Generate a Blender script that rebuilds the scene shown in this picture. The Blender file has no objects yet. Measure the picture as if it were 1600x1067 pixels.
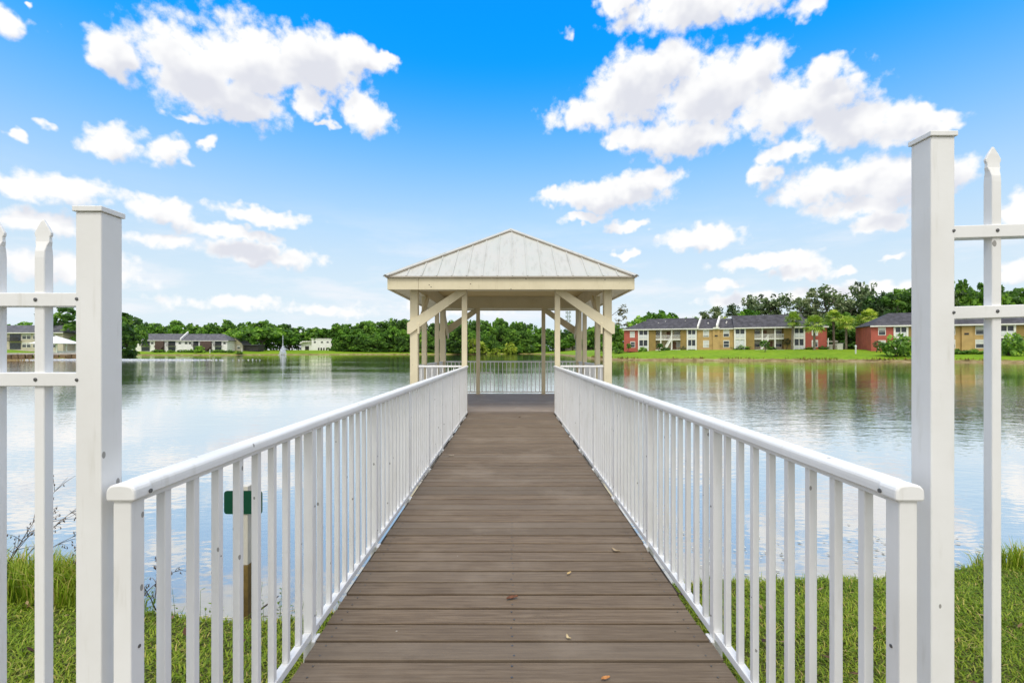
import bpy, bmesh, math, random
import numpy as np
from mathutils import Vector, Matrix
R = math.radians
rnd = random.Random(7)
SC = bpy.context.scene
COL = SC.collection

# ---------------------------------------------------------------- camera, sky, sun, exposure
EYE = 1.36            # eye height above the deck boards (deck top is z = 0)
WATER = -0.75         # lake level
F = 733.0             # focal length in photo pixels (used only to turn measured angles into metres)
HX, HY = 797.5, 548.0
cam = bpy.data.cameras.new('camera')
cam.sensor_width = 36.0
cam.lens = F / 1600.0 * 36.0
cam.shift_x = 2.5 / 1600.0
cam.shift_y = 14.5 / 1600.0
cam.clip_start = 0.05
cam.clip_end = 6000
cam_o = bpy.data.objects.new('camera', cam)
cam_o.location = (0, 0, EYE)
cam_o.rotation_euler = (R(90), 0, 0)
COL.objects.link(cam_o)
SC.camera = cam_o

SUN_EL, SUN_AZ = 60.0, 186.0      # compass-style azimuth from +Y towards +X: the sun stands high behind the viewer
SUN_STRENGTH = 1.7
SKY_STRENGTH = 0.10
EXPOSURE = 0.0
sd = bpy.data.lights.new('sun', 'SUN')
sd.energy = SUN_STRENGTH
sd.angle = R(18)
sd.color = (1.0, 0.965, 0.90)
so = bpy.data.objects.new('sun', sd)
az, el = R(SUN_AZ), R(SUN_EL)
sun_dir = Vector((math.sin(az) * math.cos(el), math.cos(az) * math.cos(el), math.sin(el)))
so.rotation_euler = (-sun_dir).to_track_quat('-Z', 'Y').to_euler()
so.location = sun_dir * 50
COL.objects.link(so)
SC.view_settings.view_transform = 'Standard'
SC.view_settings.look = 'None'
SC.view_settings.exposure = EXPOSURE
SC.view_settings.gamma = 1.0
SC.cycles.max_bounces = 8
SC.cycles.transparent_max_bounces = 16
SC.cycles.sample_clamp_indirect = 6
SC.cycles.caustics_reflective = False
SC.cycles.caustics_refractive = False


def sock(node_sockets, name):
    for s in node_sockets:
        if s.name == name and s.enabled:
            return s
    return node_sockets[name]


class NT:
    """tiny helper for wiring node trees"""
    def __init__(self, tree):
        self.t = tree

    def n(self, typ, **kw):
        nd = self.t.nodes.new(typ)
        ins = kw.pop('ins', None)
        for k, v in kw.items():
            setattr(nd, k, v)
        if ins:
            for k, v in ins.items():
                s = nd.inputs[k] if isinstance(k, int) else sock(nd.inputs, k)
                if hasattr(v, 'node') or isinstance(v, bpy.types.NodeSocket):
                    self.t.links.new(v, s)
                else:
                    s.default_value = v
        return nd

    def math(self, op, a, b=None, c=None, clamp=False):
        ins = {0: a}
        if b is not None: ins[1] = b
        if c is not None: ins[2] = c
        nd = self.n('ShaderNodeMath', operation=op, use_clamp=clamp, ins=ins)
        return nd.outputs[0]

    def vec(self, op, a, b=None, c=None, out=0):
        ins = {0: a}
        if b is not None: ins[1] = b
        if c is not None: ins[2] = c
        nd = self.n('ShaderNodeVectorMath', operation=op, ins=ins)
        return nd.outputs['Value'] if op in ('LENGTH', 'DOT_PRODUCT', 'DISTANCE') else nd.outputs[out]

    def mix(self, fac, a, b, blend='MIX'):
        nd = self.n('ShaderNodeMix', data_type='RGBA', blend_type=blend)
        for k, v in ((0, fac), (6, a), (7, b)):
            if isinstance(v, bpy.types.NodeSocket):
                self.t.links.new(v, nd.inputs[k])
            else:
                nd.inputs[k].default_value = v if k == 0 else (tuple(v) + (1,))[:4]
        return nd.outputs[2]

    def ramp(self, fac, stops, interp='LINEAR'):
        nd = self.n('ShaderNodeValToRGB', ins={0: fac})
        cr = nd.color_ramp
        cr.interpolation = interp
        while len(cr.elements) < len(stops):
            cr.elements.new(0.5)
        for e, (p, c) in zip(cr.elements, stops):
            e.position = p
            e.color = (c, c, c, 1) if not hasattr(c, '__len__') else (tuple(c) + (1,))[:4]
        return nd.outputs[0]

    def smooth(self, x, a, b):
        nd = self.n('ShaderNodeMapRange', interpolation_type='SMOOTHSTEP', ins={0: x, 1: a, 2: b, 3: 0.0, 4: 1.0})
        return nd.outputs[0]

    def noise(self, vec, scale, detail=3, rough=0.5, dist=0.0, out=0):
        ins = {'Scale': scale, 'Detail': detail, 'Roughness': rough, 'Distortion': dist}
        if vec is not None: ins['Vector'] = vec
        return self.n('ShaderNodeTexNoise', ins=ins).outputs[out]


def build_world():
    w = bpy.data.worlds.new('World')
    SC.world = w
    w.use_nodes = True
    nt = w.node_tree
    nt.nodes.clear()
    N = NT(nt)

    def ang(px, py):
        a = math.atan((px - HX) / F)
        return a, math.atan((HY - py) / F * math.cos(a))
    # every cumulus of the day as a few puffs: where it stands in the sky (azimuth, elevation) and how wide and tall it is
    puffs = [
        # long cloud high on the left
        (168, 84, 58, 31, 1), (290, 92, 95, 52, 1), (400, 92, 130, 56, 1), (340, 150, 125, 36, 1), (480, 98, 100, 42, 1), (560, 90, 55, 22, 1),
        (575, 178, 42, 31, 1), (485, 168, 30, 20, 1), (285, 186, 34, 10, .6), (598, 84, 24, 9, .8), (506, 194, 22, 6, .6),
        (172, 222, 60, 32, 1), (258, 236, 38, 24, .9), (328, 234, 20, 15, .8), (66, 191, 24, 9, .42), (14, 208, 20, 9, .5),
        (14, 38, 36, 26, .9), (55, 15, 10, 6, .6),
        (90, 294, 100, 25, 1), (20, 288, 60, 18, .9), (60, 345, 80, 25, .7), (250, 328, 62, 21, .85), (405, 334, 86, 15, .95), (352, 363, 92, 14, .85), (410, 396, 110, 20, .62), (240, 375, 80, 14, .5),
        (120, 420, 160, 30, .5), (380, 475, 150, 16, .45), (520, 485, 90, 12, .4),
        # top right
        (1090, 12, 150, 32, 1), (960, 4, 35, 18, .8), (1262, 10, 38, 15, .7), (890, 42, 26, 7, .12),
        # great cumulus on the right
        (912, 178, 64, 26, 1), (985, 140, 85, 50, 1), (1046, 105, 48, 34, 1), (1120, 145, 120, 55, 1), (1180, 105, 62, 34, 1), (1215, 165, 100, 45, 1), (1285, 150, 80, 38, 1),
        (1300, 105, 55, 20, .8), (1330, 195, 105, 34, 1), (1420, 192, 85, 24, .95), (1480, 186, 40, 18, .85), (1060, 215, 92, 28, 1), (985, 214, 58, 18, .9), (1235, 236, 62, 17, .9), (1445, 168, 30, 14, .7),
        # middle right
        (950, 306, 108, 26, 1), (1008, 284, 52, 21, 1), (868, 308, 36, 16, .8), (912, 344, 40, 8, .8),
        (1190, 279, 30, 20, .9), (1300, 290, 95, 34, 1), (1400, 272, 110, 44, 1), (1480, 275, 60, 38, 1), (1345, 325, 100, 22, .9), (1372, 348, 56, 18, .9),
        (985, 356, 38, 10, .85), (1098, 371, 74, 19, .95), (978, 402, 18, 8, .8), (1190, 410, 88, 14, .8), (1258, 428, 52, 20, .85), (1130, 446, 32, 12, .75), (1380, 405, 20, 8, .6), (1320, 428, 30, 9, .7),
        (1595, 325, 34, 34, 1), (1590, 425, 40, 22, .8), (1180, 470, 120, 14, .45), (1350, 455, 120, 16, .5), (700, 478, 140, 16, .3),
        # clouds just outside the view
        (-160, 120, 120, 50, 1), (-120, 330, 120, 50, .9), (1760, 140, 120, 60, 1), (1800, 340, 150, 50, 1),
    ]
    g = bpy.data.node_groups.new('cumulus', 'ShaderNodeTree')
    g.interface.new_socket('Angles', in_out='INPUT', socket_type='NodeSocketVector')
    g.interface.new_socket('Direction', in_out='INPUT', socket_type='NodeSocketVector')
    g.interface.new_socket('Density', in_out='OUTPUT', socket_type='NodeSocketFloat')
    G = NT(g)
    gi, go = g.nodes.new('NodeGroupInput'), g.nodes.new('NodeGroupOutput')
    P = gi.outputs[0]
    best = None
    for (px, py, rx, ry, st) in puffs:
        a, e = ang(px, py)
        ca = math.cos(a)
        ra, re = rx / F * ca * ca, ry / F * ca
        v = G.n('ShaderNodeVectorMath', operation='MULTIPLY_ADD', ins={0: P, 1: (1 / ra, 1 / re, 0), 2: (-a / ra, -e / re, 1.0 - st)}).outputs[0]
        l = G.vec('LENGTH', v)
        best = l if best is None else G.math('SMOOTH_MIN', best, l, 0.25)
    g.links.new(G.math('SUBTRACT', 1.0, best), go.inputs[0])

    tc = N.n('ShaderNodeTexCoord')
    D = tc.outputs['Generated']
    s = N.n('ShaderNodeSeparateXYZ', ins={0: D})
    azi = N.math('ARCTAN2', s.outputs[0], s.outputs[1])
    ele = N.math('ARCSINE', s.outputs[2])
    ele_abs = N.math('ABSOLUTE', ele)
    ang0 = N.n('ShaderNodeCombineXYZ', ins={0: azi, 1: ele, 2: 0.0}).outputs[0]
    # let slow noise bend the puffs so that none is an oval
    wob = N.noise(D, 7.0, 2, 0.5, out=1)
    wv = N.vec('MULTIPLY', N.vec('SUBTRACT', wob, (0.5, 0.5, 0.5)), (0.075, 0.045, 0.0))
    wob2 = N.noise(D, 36.0, 2, 0.6, out=1)
    wv2 = N.vec('MULTIPLY', N.vec('SUBTRACT', wob2, (0.5, 0.5, 0.5)), (0.050, 0.034, 0.0))
    ang1 = N.vec('ADD', N.vec('ADD', ang0, wv), wv2)
    c1 = N.n('ShaderNodeGroup', node_tree=g, ins={0: ang1, 1: D}).outputs[0]
    c2 = N.n('ShaderNodeGroup', node_tree=g, ins={0: N.vec('ADD', ang1, (-0.012, 0.030, 0.0)), 1: D}).outputs[0]
    # cauliflower edge: fractal noise plus inverted cells
    n1 = N.noise(D, 11.0, 3, 0.55)
    vor = N.n('ShaderNodeTexVoronoi', feature='F1', ins={'Vector': D, 'Scale': 32.0, 'Detail': 1.0, 'Roughness': 0.55}).outputs['Distance']
    n3 = N.noise(D, 66.0, 4, 0.62)
    rough = N.math('ADD', N.math('MULTIPLY', N.math('SUBTRACT', n1, 0.5), 1.15), N.math('MULTIPLY', N.math('SUBTRACT', 0.42, vor), 0.55))
    rough = N.math('ADD', rough, N.math('MULTIPLY', N.math('SUBTRACT', n3, 0.5), 0.95))
    # broken cloud cover over the rest of the sky (overhead, to the sides and behind the viewer)
    nb = N.noise(D, 2.6, 4, 0.58)
    rest = N.math('MULTIPLY', N.math('SUBTRACT', nb, 0.34), 5.0)
    side = N.smooth(N.math('ABSOLUTE', azi), 1.0, 1.35)
    high = N.smooth(ele, 0.68, 0.95)
    msk = N.math('MAXIMUM', side, high)
    rest = N.math('SUBTRACT', rest, N.math('MULTIPLY', N.math('SUBTRACT', 1.0, msk), 6.0))
    dens = N.math('MAXIMUM', N.math('ADD', N.math('MULTIPLY', c1, 1.35), rough), rest)
    alpha = N.smooth(dens, -0.38, 0.34)
    n2 = N.noise(N.vec('ADD', D, (-0.008, -0.004, 0.016)), 11.0, 3, 0.60)
    thick = N.smooth(N.math('MAXIMUM', N.math('ADD', c2, N.math('MULTIPLY', N.math('SUBTRACT', n2, 0.5), 2.8)), rest), -0.05, 0.95)
    shade = N.math('MULTIPLY', thick, 0.9, clamp=True)
    K = 1.0 / SKY_STRENGTH
    lit = (1.02 * K, 1.02 * K, 1.02 * K)
    dark = (0.73 * K, 0.75 * K, 0.83 * K)
    ccol = N.mix(shade, lit, dark)
    # clouds round the veiled sun are the brightest
    near_sun = N.smooth(N.vec('DOT_PRODUCT', D, tuple(sun_dir)), 0.25, 1.0)
    ccol = N.mix(near_sun, ccol, (1.5 * K, 1.48 * K, 1.44 * K))
    sky = N.n('ShaderNodeTexSky', sky_type='NISHITA', sun_disc=False, sun_elevation=R(SUN_EL), sun_rotation=R(SUN_AZ), altitude=0, air_density=1.0, dust_density=0.6, ozone_density=3.0)
    up = N.n('ShaderNodeCombineXYZ', ins={0: s.outputs[0], 1: s.outputs[1], 2: N.math('MAXIMUM', s.outputs[2], 0.0)}).outputs[0]
    nt.links.new(up, sky.inputs[0])
    # the clear air: deep azure high up, milky near the horizon
    hz = N.smooth(ele_abs, 0.0, 0.62)
    tint = N.ramp(hz, [(0.0, (1.0, 1.0, 1.0)), (0.35, (0.78, 1.75, 2.05)), (0.65, (0.34, 2.0, 2.75)), (1.0, (0.04, 2.25, 3.6))])
    clear = N.mix(1.0, sky.outputs[0], tint, 'MULTIPLY')
    veil = N.math('MULTIPLY', N.math('SUBTRACT', 1.0, N.smooth(ele_abs, 0.0, 0.56)), 0.92)
    clear = N.mix(veil, clear, (0.79 * K, 0.91 * K, 1.0 * K))
    # thin milky cloud low over the far shore
    thin = N.noise(N.vec('MULTIPLY', D, (1.0, 1.0, 4.5)), 4.0, 5, 0.6)
    low = N.math('SUBTRACT', 1.0, N.smooth(ele_abs, 0.06, 0.32))
    clear = N.mix(N.math('MULTIPLY', N.math('MULTIPLY', N.smooth(thin, 0.42, 0.66), low), 0.8), clear, (0.93 * K, 0.95 * K, 1.0 * K))
    col = N.mix(alpha, clear, ccol)
    bg = N.n('ShaderNodeBackground', ins={'Color': col, 'Strength': SKY_STRENGTH})
    out = N.n('ShaderNodeOutputWorld')
    nt.links.new(bg.outputs[0], out.inputs[0])
    w.cycles.sampling_method = 'MANUAL'
    w.cycles.sample_map_resolution = 512


build_world()

# ---------------------------------------------------------------- helpers
def tag(o, label=None, cat=None, group=None, kind=None):
    if label: o['label'] = label
    if cat: o['category'] = cat
    if group: o['group'] = group
    if kind: o['kind'] = kind
    return o


def thing(name, label, cat, loc=(0, 0, 0), rz=0.0, group=None):
    o = bpy.data.objects.new(name, None)
    COL.objects.link(o)
    o.empty_display_size = 0.2
    o.location = loc
    o.rotation_euler = (0, 0, rz)
    return tag(o, label, cat, group)


def inst(name, mesh, parent=None, loc=(0, 0, 0), rot=(0, 0, 0), sc=(1, 1, 1)):
    o = bpy.data.objects.new(name, mesh)
    COL.objects.link(o)
    o.parent = parent
    o.location, o.rotation_euler, o.scale = loc, rot, sc
    return o


class MB:
    """collects boxes, bars, tubes and prisms into one mesh"""
    def __init__(self):
        self.v, self.f, self.t = [], [], []
        self.tint = 0.5

    def add(self, vs, fs):
        k = len(self.v)
        self.v += [tuple(p) for p in vs]
        self.f += [tuple(i + k for i in f) for f in fs]
        self.t += [self.tint] * len(fs)
        return self

    def box(self, x0, x1, y0, y1, z0, z1):
        vs = [(x0, y0, z0), (x1, y0, z0), (x1, y1, z0), (x0, y1, z0), (x0, y0, z1), (x1, y0, z1), (x1, y1, z1), (x0, y1, z1)]
        return self.add(vs, [(3, 2, 1, 0), (4, 5, 6, 7), (0, 1, 5, 4), (1, 2, 6, 5), (2, 3, 7, 6), (3, 0, 4, 7)])

    def prism(self, poly, vec):
        """closed polygon (3-D points, one plane) pushed along vec"""
        n = len(poly)
        vec = Vector(vec)
        a = [Vector(p) for p in poly]
        nrm = Vector((0, 0, 0))
        for i in range(n):
            nrm += a[i].cross(a[(i + 1) % n])
        if nrm.dot(vec) > 0:
            a.reverse()
        b = [p + vec for p in a]
        fs = [tuple(range(n)), tuple(range(2 * n - 1, n - 1, -1))]
        fs += [((i + 1) % n, i, i + n, (i + 1) % n + n) for i in range(n)]
        return self.add(a + b, fs)

    def bar(self, p, q, w, h, up=(0, 0, 1)):
        """rectangular bar from p to q; w across, h along up"""
        p, q = Vector(p), Vector(q)
        d = (q - p).normalized()
        s = d.cross(Vector(up)).normalized()
        u = s.cross(d)
        c = [p + s * a * w / 2 + u * b * h / 2 for a, b in ((-1, -1), (1, -1), (1, 1), (-1, 1))]
        return self.prism(c, q - p)

    def tube(self, pts, rad, n=8, cap=True):
        pts = [Vector(p) for p in pts]
        rad = rad if hasattr(rad, '__len__') else [rad] * len(pts)
        vs, fs = [], []
        prev = None
        for i, p in enumerate(pts):
            d = (pts[min(i + 1, len(pts) - 1)] - pts[max(i - 1, 0)]).normalized()
            a = prev if prev is not None else (Vector((0, 0, 1)) if abs(d.z) < 0.9 else Vector((1, 0, 0)))
            s = (a - d * a.dot(d)).normalized()
            prev = s
            u = d.cross(s)
            for k in range(n):
                t = 2 * math.pi * k / n
                vs.append(p + (s * math.cos(t) + u * math.sin(t)) * rad[i])
        for i in range(len(pts) - 1):
            for k in range(n):
                k2 = (k + 1) % n
                fs.append((i * n + k, i * n + k2, (i + 1) * n + k2, (i + 1) * n + k))
        if cap:
            fs.append(tuple(range(n - 1, -1, -1)))
            fs.append(tuple((len(pts) - 1) * n + k for k in range(n)))
        return self.add(vs, fs)

    def mesh(self, name, mat, smooth=False):
        me = bpy.data.meshes.new(name)
        me.from_pydata([tuple(p) for p in self.v], [], self.f)
        if mat: me.materials.append(mat)
        at = me.attributes.new('tint', 'FLOAT', 'FACE')
        at.data.foreach_set('value', np.array(self.t, dtype=np.float32))
        if smooth:
            me.polygons.foreach_set('use_smooth', [True] * len(me.polygons))
        me.update()
        return me

    def build(self, name, mat, parent=None, smooth=False, bevel=0, loc=(0, 0, 0), seg=2):
        o = inst(name, self.mesh(name, mat, smooth), parent, loc)
        if bevel:
            add_bevel(o, bevel, seg)
        return o


def add_bevel(o, w, seg=2):
    b = o.modifiers.new('bevel', 'BEVEL')
    b.width = w
    b.segments = seg
    b.limit_method = 'ANGLE'
    b.angle_limit = R(40)
    return o


def np_mesh(name, V, Fq, tint, mat):
    """mesh from a vertex array, a quad (or triangle) index array and one tint per face"""
    me = bpy.data.meshes.new(name)
    k = Fq.shape[1]
    me.vertices.add(len(V)); me.vertices.foreach_set('co', np.asarray(V, np.float32).ravel())
    me.loops.add(Fq.size); me.loops.foreach_set('vertex_index', Fq.astype(np.int32).ravel())
    me.polygons.add(len(Fq))
    me.polygons.foreach_set('loop_start', np.arange(0, Fq.size, k, dtype=np.int32))
    me.polygons.foreach_set('loop_total', np.full(len(Fq), k, np.int32))
    at = me.attributes.new('tint', 'FLOAT', 'FACE')
    at.data.foreach_set('value', np.asarray(tint, np.float32))
    me.materials.append(mat)
    me.update(calc_edges=True)
    return me


# ---------------------------------------------------------------- materials
def new_mat(name):
    m = bpy.data.materials.new(name)
    m.use_nodes = True
    m.node_tree.nodes.clear()
    N = NT(m.node_tree)
    out = N.n('ShaderNodeOutputMaterial')
    return m, N, out


def bump(N, h, strength, dist):
    return N.n('ShaderNodeBump', ins={'Height': h, 'Strength': strength, 'Distance': dist}).outputs[0]


def paint(name, col, rough=0.45, var=0.12, scale=3.0, bmp=0.05, specks=0.0, spec=0.5, grime=(0.42, 0.40, 0.35)):
    """painted or coated surface: faint mottling, thin dirt, a few specks"""
    m, N, out = new_mat(name)
    P = N.n('ShaderNodeTexCoord').outputs['Object']
    oi = N.n('ShaderNodeObjectInfo')
    P = N.vec('ADD', P, N.vec('MULTIPLY', oi.outputs['Location'], (1.7, 1.3, 0.0)))
    n1 = N.noise(P, scale, 4, 0.6)
    c = N.mix(N.math('MULTIPLY', N.smooth(n1, 0.35, 0.75), var), col, tuple(a * b * 1.5 for a, b in zip(col, grime)))
    st = N.noise(N.vec('MULTIPLY', P, (9, 9, 1.2)), scale * 1.5, 3, 0.6)
    c = N.mix(N.math('MULTIPLY', N.smooth(st, 0.56, 0.78), var * 1.2), c, tuple(a * b for a, b in zip(col, (0.62, 0.6, 0.52))))
    if specks:
        v = N.n('ShaderNodeTexVoronoi', feature='F1', ins={'Vector': N.vec('MULTIPLY', P, (1, 1, 0.6)), 'Scale': 14.0})
        big = N.noise(P, 5.0, 2, 0.5)
        hit = N.math('MULTIPLY', N.math('LESS_THAN', v.outputs['Distance'], 0.075), N.math('GREATER_THAN', big, 0.60 - specks * 0.1))
        c = N.mix(N.math('MULTIPLY', hit, 0.75), c, (0.16, 0.15, 0.13))
    b = N.n('ShaderNodeBsdfPrincipled', ins={'Base Color': c, 'Roughness': N.math('ADD', rough, N.math('MULTIPLY', N.math('SUBTRACT', n1, 0.5), 0.15)),
                                             'Specular IOR Level': spec, 'Normal': bump(N, N.noise(P, 60.0, 3, 0.6), bmp, 0.003)})
    N.t.links.new(b.outputs[0], out.inputs[0])
    return m


def plain(name, col, rough=0.7, var=0.25, scale=1.2, metal=0.0):
    m, N, out = new_mat(name)
    P = N.n('ShaderNodeTexCoord').outputs['Object']
    n1 = N.noise(P, scale, 4, 0.65)
    c = N.mix(N.smooth(n1, 0.3, 0.7), tuple(a * (1 - var) for a in col), tuple(min(1, a * (1 + var)) for a in col))
    b = N.n('ShaderNodeBsdfPrincipled', ins={'Base Color': c, 'Roughness': rough, 'Metallic': metal})
    N.t.links.new(b.outputs[0], out.inputs[0])
    return m


def leaf_mat(name, stops, trans=0.25, rough=0.6):
    """foliage: each leaf takes its own green from the mesh's tint, each tree shifts it a little"""
    m, N, out = new_mat(name)
    a = N.n('ShaderNodeAttribute', attribute_name='tint').outputs['Fac']
    oi = N.n('ShaderNodeObjectInfo').outputs['Random']
    f = N.math('ADD', a, N.math('MULTIPLY', N.math('SUBTRACT', oi, 0.45), 0.46), clamp=True)
    c = N.ramp(f, stops)
    d = N.n('ShaderNodeBsdfPrincipled', ins={'Base Color': c, 'Roughness': rough, 'Specular IOR Level': 0.25})
    t = N.n('ShaderNodeBsdfTranslucent', ins={'Color': N.mix(1.0, c, (1.1, 1.25, 0.6), 'MULTIPLY')})
    mx = N.n('ShaderNodeMixShader', ins={0: trans})
    N.t.links.new(d.outputs[0], mx.inputs[1]); N.t.links.new(t.outputs[0], mx.inputs[2])
    N.t.links.new(mx.outputs[0], out.inputs[0])
    return m


M = {}
M['white'] = paint('white_coating', (0.85, 0.85, 0.845), 0.42, 0.22, 2.5, 0.10, 1.6)
M['cream'] = paint('cream_paint', (0.77, 0.69, 0.49), 0.65, 0.25, 2.0, 0.15, 0.4, 0.12)
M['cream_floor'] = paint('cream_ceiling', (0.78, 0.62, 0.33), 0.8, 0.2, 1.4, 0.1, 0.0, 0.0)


def deck_mat(name, c0, c1, grey):
    m, N, out = new_mat(name)
    P = N.n('ShaderNodeTexCoord').outputs['Object']
    t = N.n('ShaderNodeAttribute', attribute_name='tint').outputs['Fac']
    off = N.n('ShaderNodeCombineXYZ', ins={0: N.math('MULTIPLY', t, 37.0), 1: N.math('MULTIPLY', t, 11.0), 2: 0.0}).outputs[0]
    Q = N.vec('ADD', P, off)
    g1 = N.noise(N.vec('MULTIPLY', Q, (2.2, 60, 60)), 1.0, 5, 0.65)
    g2 = N.noise(N.vec('MULTIPLY', Q, (7.0, 190, 120)), 1.0, 3, 0.6)
    w = N.noise(P, 1.3, 4, 0.6)
    g = N.math('ADD', N.math('MULTIPLY', g1, 0.65), N.math('MULTIPLY', g2, 0.35))
    c = N.mix(N.smooth(g, 0.34, 0.66), c0, c1)
    c = N.mix(N.math('MULTIPLY', N.smooth(t, 0.2, 1.0), 0.55), c, grey)
    c = N.mix(N.math('MULTIPLY', N.math('FRACT', N.math('MULTIPLY', t, 7.3)), 0.50), c, tuple(x * 0.45 for x in c1))
    c = N.mix(N.math('MULTIPLY', N.smooth(w, 0.48, 0.72), 0.45), c, tuple(x * 1.55 for x in grey))
    worn = N.noise(N.vec('MULTIPLY', P, (1.0, 3.0, 1.0)), 3.0, 5, 0.7)
    c = N.mix(N.math('MULTIPLY', N.smooth(worn, 0.58, 0.76), 0.5), c, tuple(x * 0.55 for x in c0))
    # small droppings and bits of grit
    v = N.n('ShaderNodeTexVoronoi', feature='F1', ins={'Vector': P, 'Scale': 9.0})
    sz = N.math('MULTIPLY', N.math('SUBTRACT', N.noise(P, 23.0, 1, 0.5), 0.40), 0.22)
    hit = N.math('LESS_THAN', v.outputs['Distance'], sz)
    pick = N.n('ShaderNodeSeparateColor', ins={0: v.outputs['Color']}).outputs[0]
    c = N.mix(N.math('MULTIPLY', N.math('MULTIPLY', hit, N.math('GREATER_THAN', pick, 0.70)), 0.75), c, (0.42, 0.38, 0.32))
    c = N.mix(N.math('MULTIPLY', N.math('MULTIPLY', hit, N.math('LESS_THAN', pick, 0.28)), 0.7), c, (0.035, 0.028, 0.022))
    b = N.n('ShaderNodeBsdfPrincipled', ins={'Base Color': c, 'Roughness': N.math('ADD', 0.52, N.math('MULTIPLY', w, 0.2)), 'Specular IOR Level': 0.28, 'Normal': bump(N, g, 0.55, 0.004)})
    N.t.links.new(b.outputs[0], out.inputs[0])
    return m


M['deck'] = deck_mat('composite_decking', (0.104, 0.070, 0.044), (0.250, 0.186, 0.125), (0.182, 0.148, 0.113))
M['deck_grey'] = deck_mat('composite_decking_grey', (0.24, 0.185, 0.140), (0.40, 0.32, 0.26), (0.34, 0.285, 0.24))
M['wood_dark'] = plain('old_timber', (0.07, 0.055, 0.04), 0.85, 0.4, 6)
M['timber'] = plain('weathered_timber', (0.20, 0.14, 0.085), 0.85, 0.45, 4)
M['screw'] = plain('steel_screw', (0.16, 0.16, 0.16), 0.35, 0.2, 30, 0.8)
M['post_wood'] = plain('wet_post_wood', (0.16, 0.105, 0.028), 0.7, 0.3, 9)
M['post_white'] = paint('post_paint', (0.62, 0.59, 0.52), 0.6, 0.35, 5, 0.1, 0.5)
M['sign'] = paint('green_sign', (0.003, 0.062, 0.034), 0.35, 0.15, 6, 0.02, 0.2)
M['twig'] = plain('dry_twig', (0.11, 0.08, 0.065), 0.8, 0.4, 12)
M['rope'] = plain('pale_rope', (0.55, 0.52, 0.46), 0.8, 0.2, 12)


def roof_metal():
    m, N, out = new_mat('painted_metal_roof')
    P = N.n('ShaderNodeTexCoord').outputs['Object']
    n1 = N.noise(P, 1.6, 5, 0.65)
    n2 = N.noise(N.vec('MULTIPLY', P, (5.0, 0.9, 1.2)), 2.0, 4, 0.65)
    c = N.mix(N.smooth(n1, 0.38, 0.7), (0.53, 0.525, 0.49), (0.50, 0.52, 0.48))
    c = N.mix(N.math('MULTIPLY', N.smooth(n2, 0.48, 0.74), 0.6), c, (0.37, 0.37, 0.32))
    b = N.n('ShaderNodeBsdfPrincipled', ins={'Base Color': c, 'Roughness': 0.42, 'Metallic': 0.1, 'Normal': bump(N, n1, 0.1, 0.01)})
    N.t.links.new(b.outputs[0], out.inputs[0])
    return m


M['roof_metal'] = roof_metal()
M['roof_trim'] = paint('roof_trim', (0.42, 0.37, 0.30), 0.55, 0.3, 3)


def ground_mat():
    m, N, out = new_mat('lawn_and_bank')
    P = N.n('ShaderNodeNewGeometry').outputs['Position']
    z = N.n('ShaderNodeSeparateXYZ', ins={0: P}).outputs[2]
    y = N.n('ShaderNodeSeparateXYZ', ins={0: P}).outputs[1]
    big = N.noise(P, 0.07, 4, 0.6)
    mid = N.noise(P, 0.9, 5, 0.65)
    fin = N.noise(P, 14.0, 4, 0.7)
    far = N.smooth(y, 20.0, 60.0)
    g = N.mix(N.smooth(N.math('ADD', N.math('MULTIPLY', mid, 0.6), N.math('MULTIPLY', big, 0.4)), 0.36, 0.64), (0.125, 0.235, 0.010), (0.22, 0.34, 0.016))
    near = N.mix(N.smooth(fin, 0.35, 0.7), (0.045, 0.05, 0.014), (0.12, 0.13, 0.03))
    g = N.mix(far, near, g)
    g = N.mix(N.math('MULTIPLY', N.smooth(mid, 0.58, 0.75), 0.35), g, (0.28, 0.27, 0.05))
    dn = N.noise(N.vec('MULTIPLY', P, (1, 1, 3)), 0.55, 5, 0.7)
    dirt = N.ramp(dn, [(0.3, (0.10, 0.065, 0.03)), (0.5, (0.25, 0.19, 0.085)), (0.68, (0.40, 0.33, 0.21)), (0.8, (0.20, 0.20, 0.04))])
    zz = N.math('ADD', z, N.math('MULTIPLY', N.math('SUBTRACT', dn, 0.5), 0.9))
    k = N.smooth(zz, -0.42, -0.16)
    c = N.mix(N.math('MAXIMUM', k, N.math('SUBTRACT', 1.0, far)), dirt, g)
    b = N.n('ShaderNodeBsdfPrincipled', ins={'Base Color': c, 'Roughness': 0.9, 'Specular IOR Level': 0.15, 'Normal': bump(N, N.math('ADD', mid, fin), 0.6, 0.05)})
    N.t.links.new(b.outputs[0], out.inputs[0])
    return m


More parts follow.
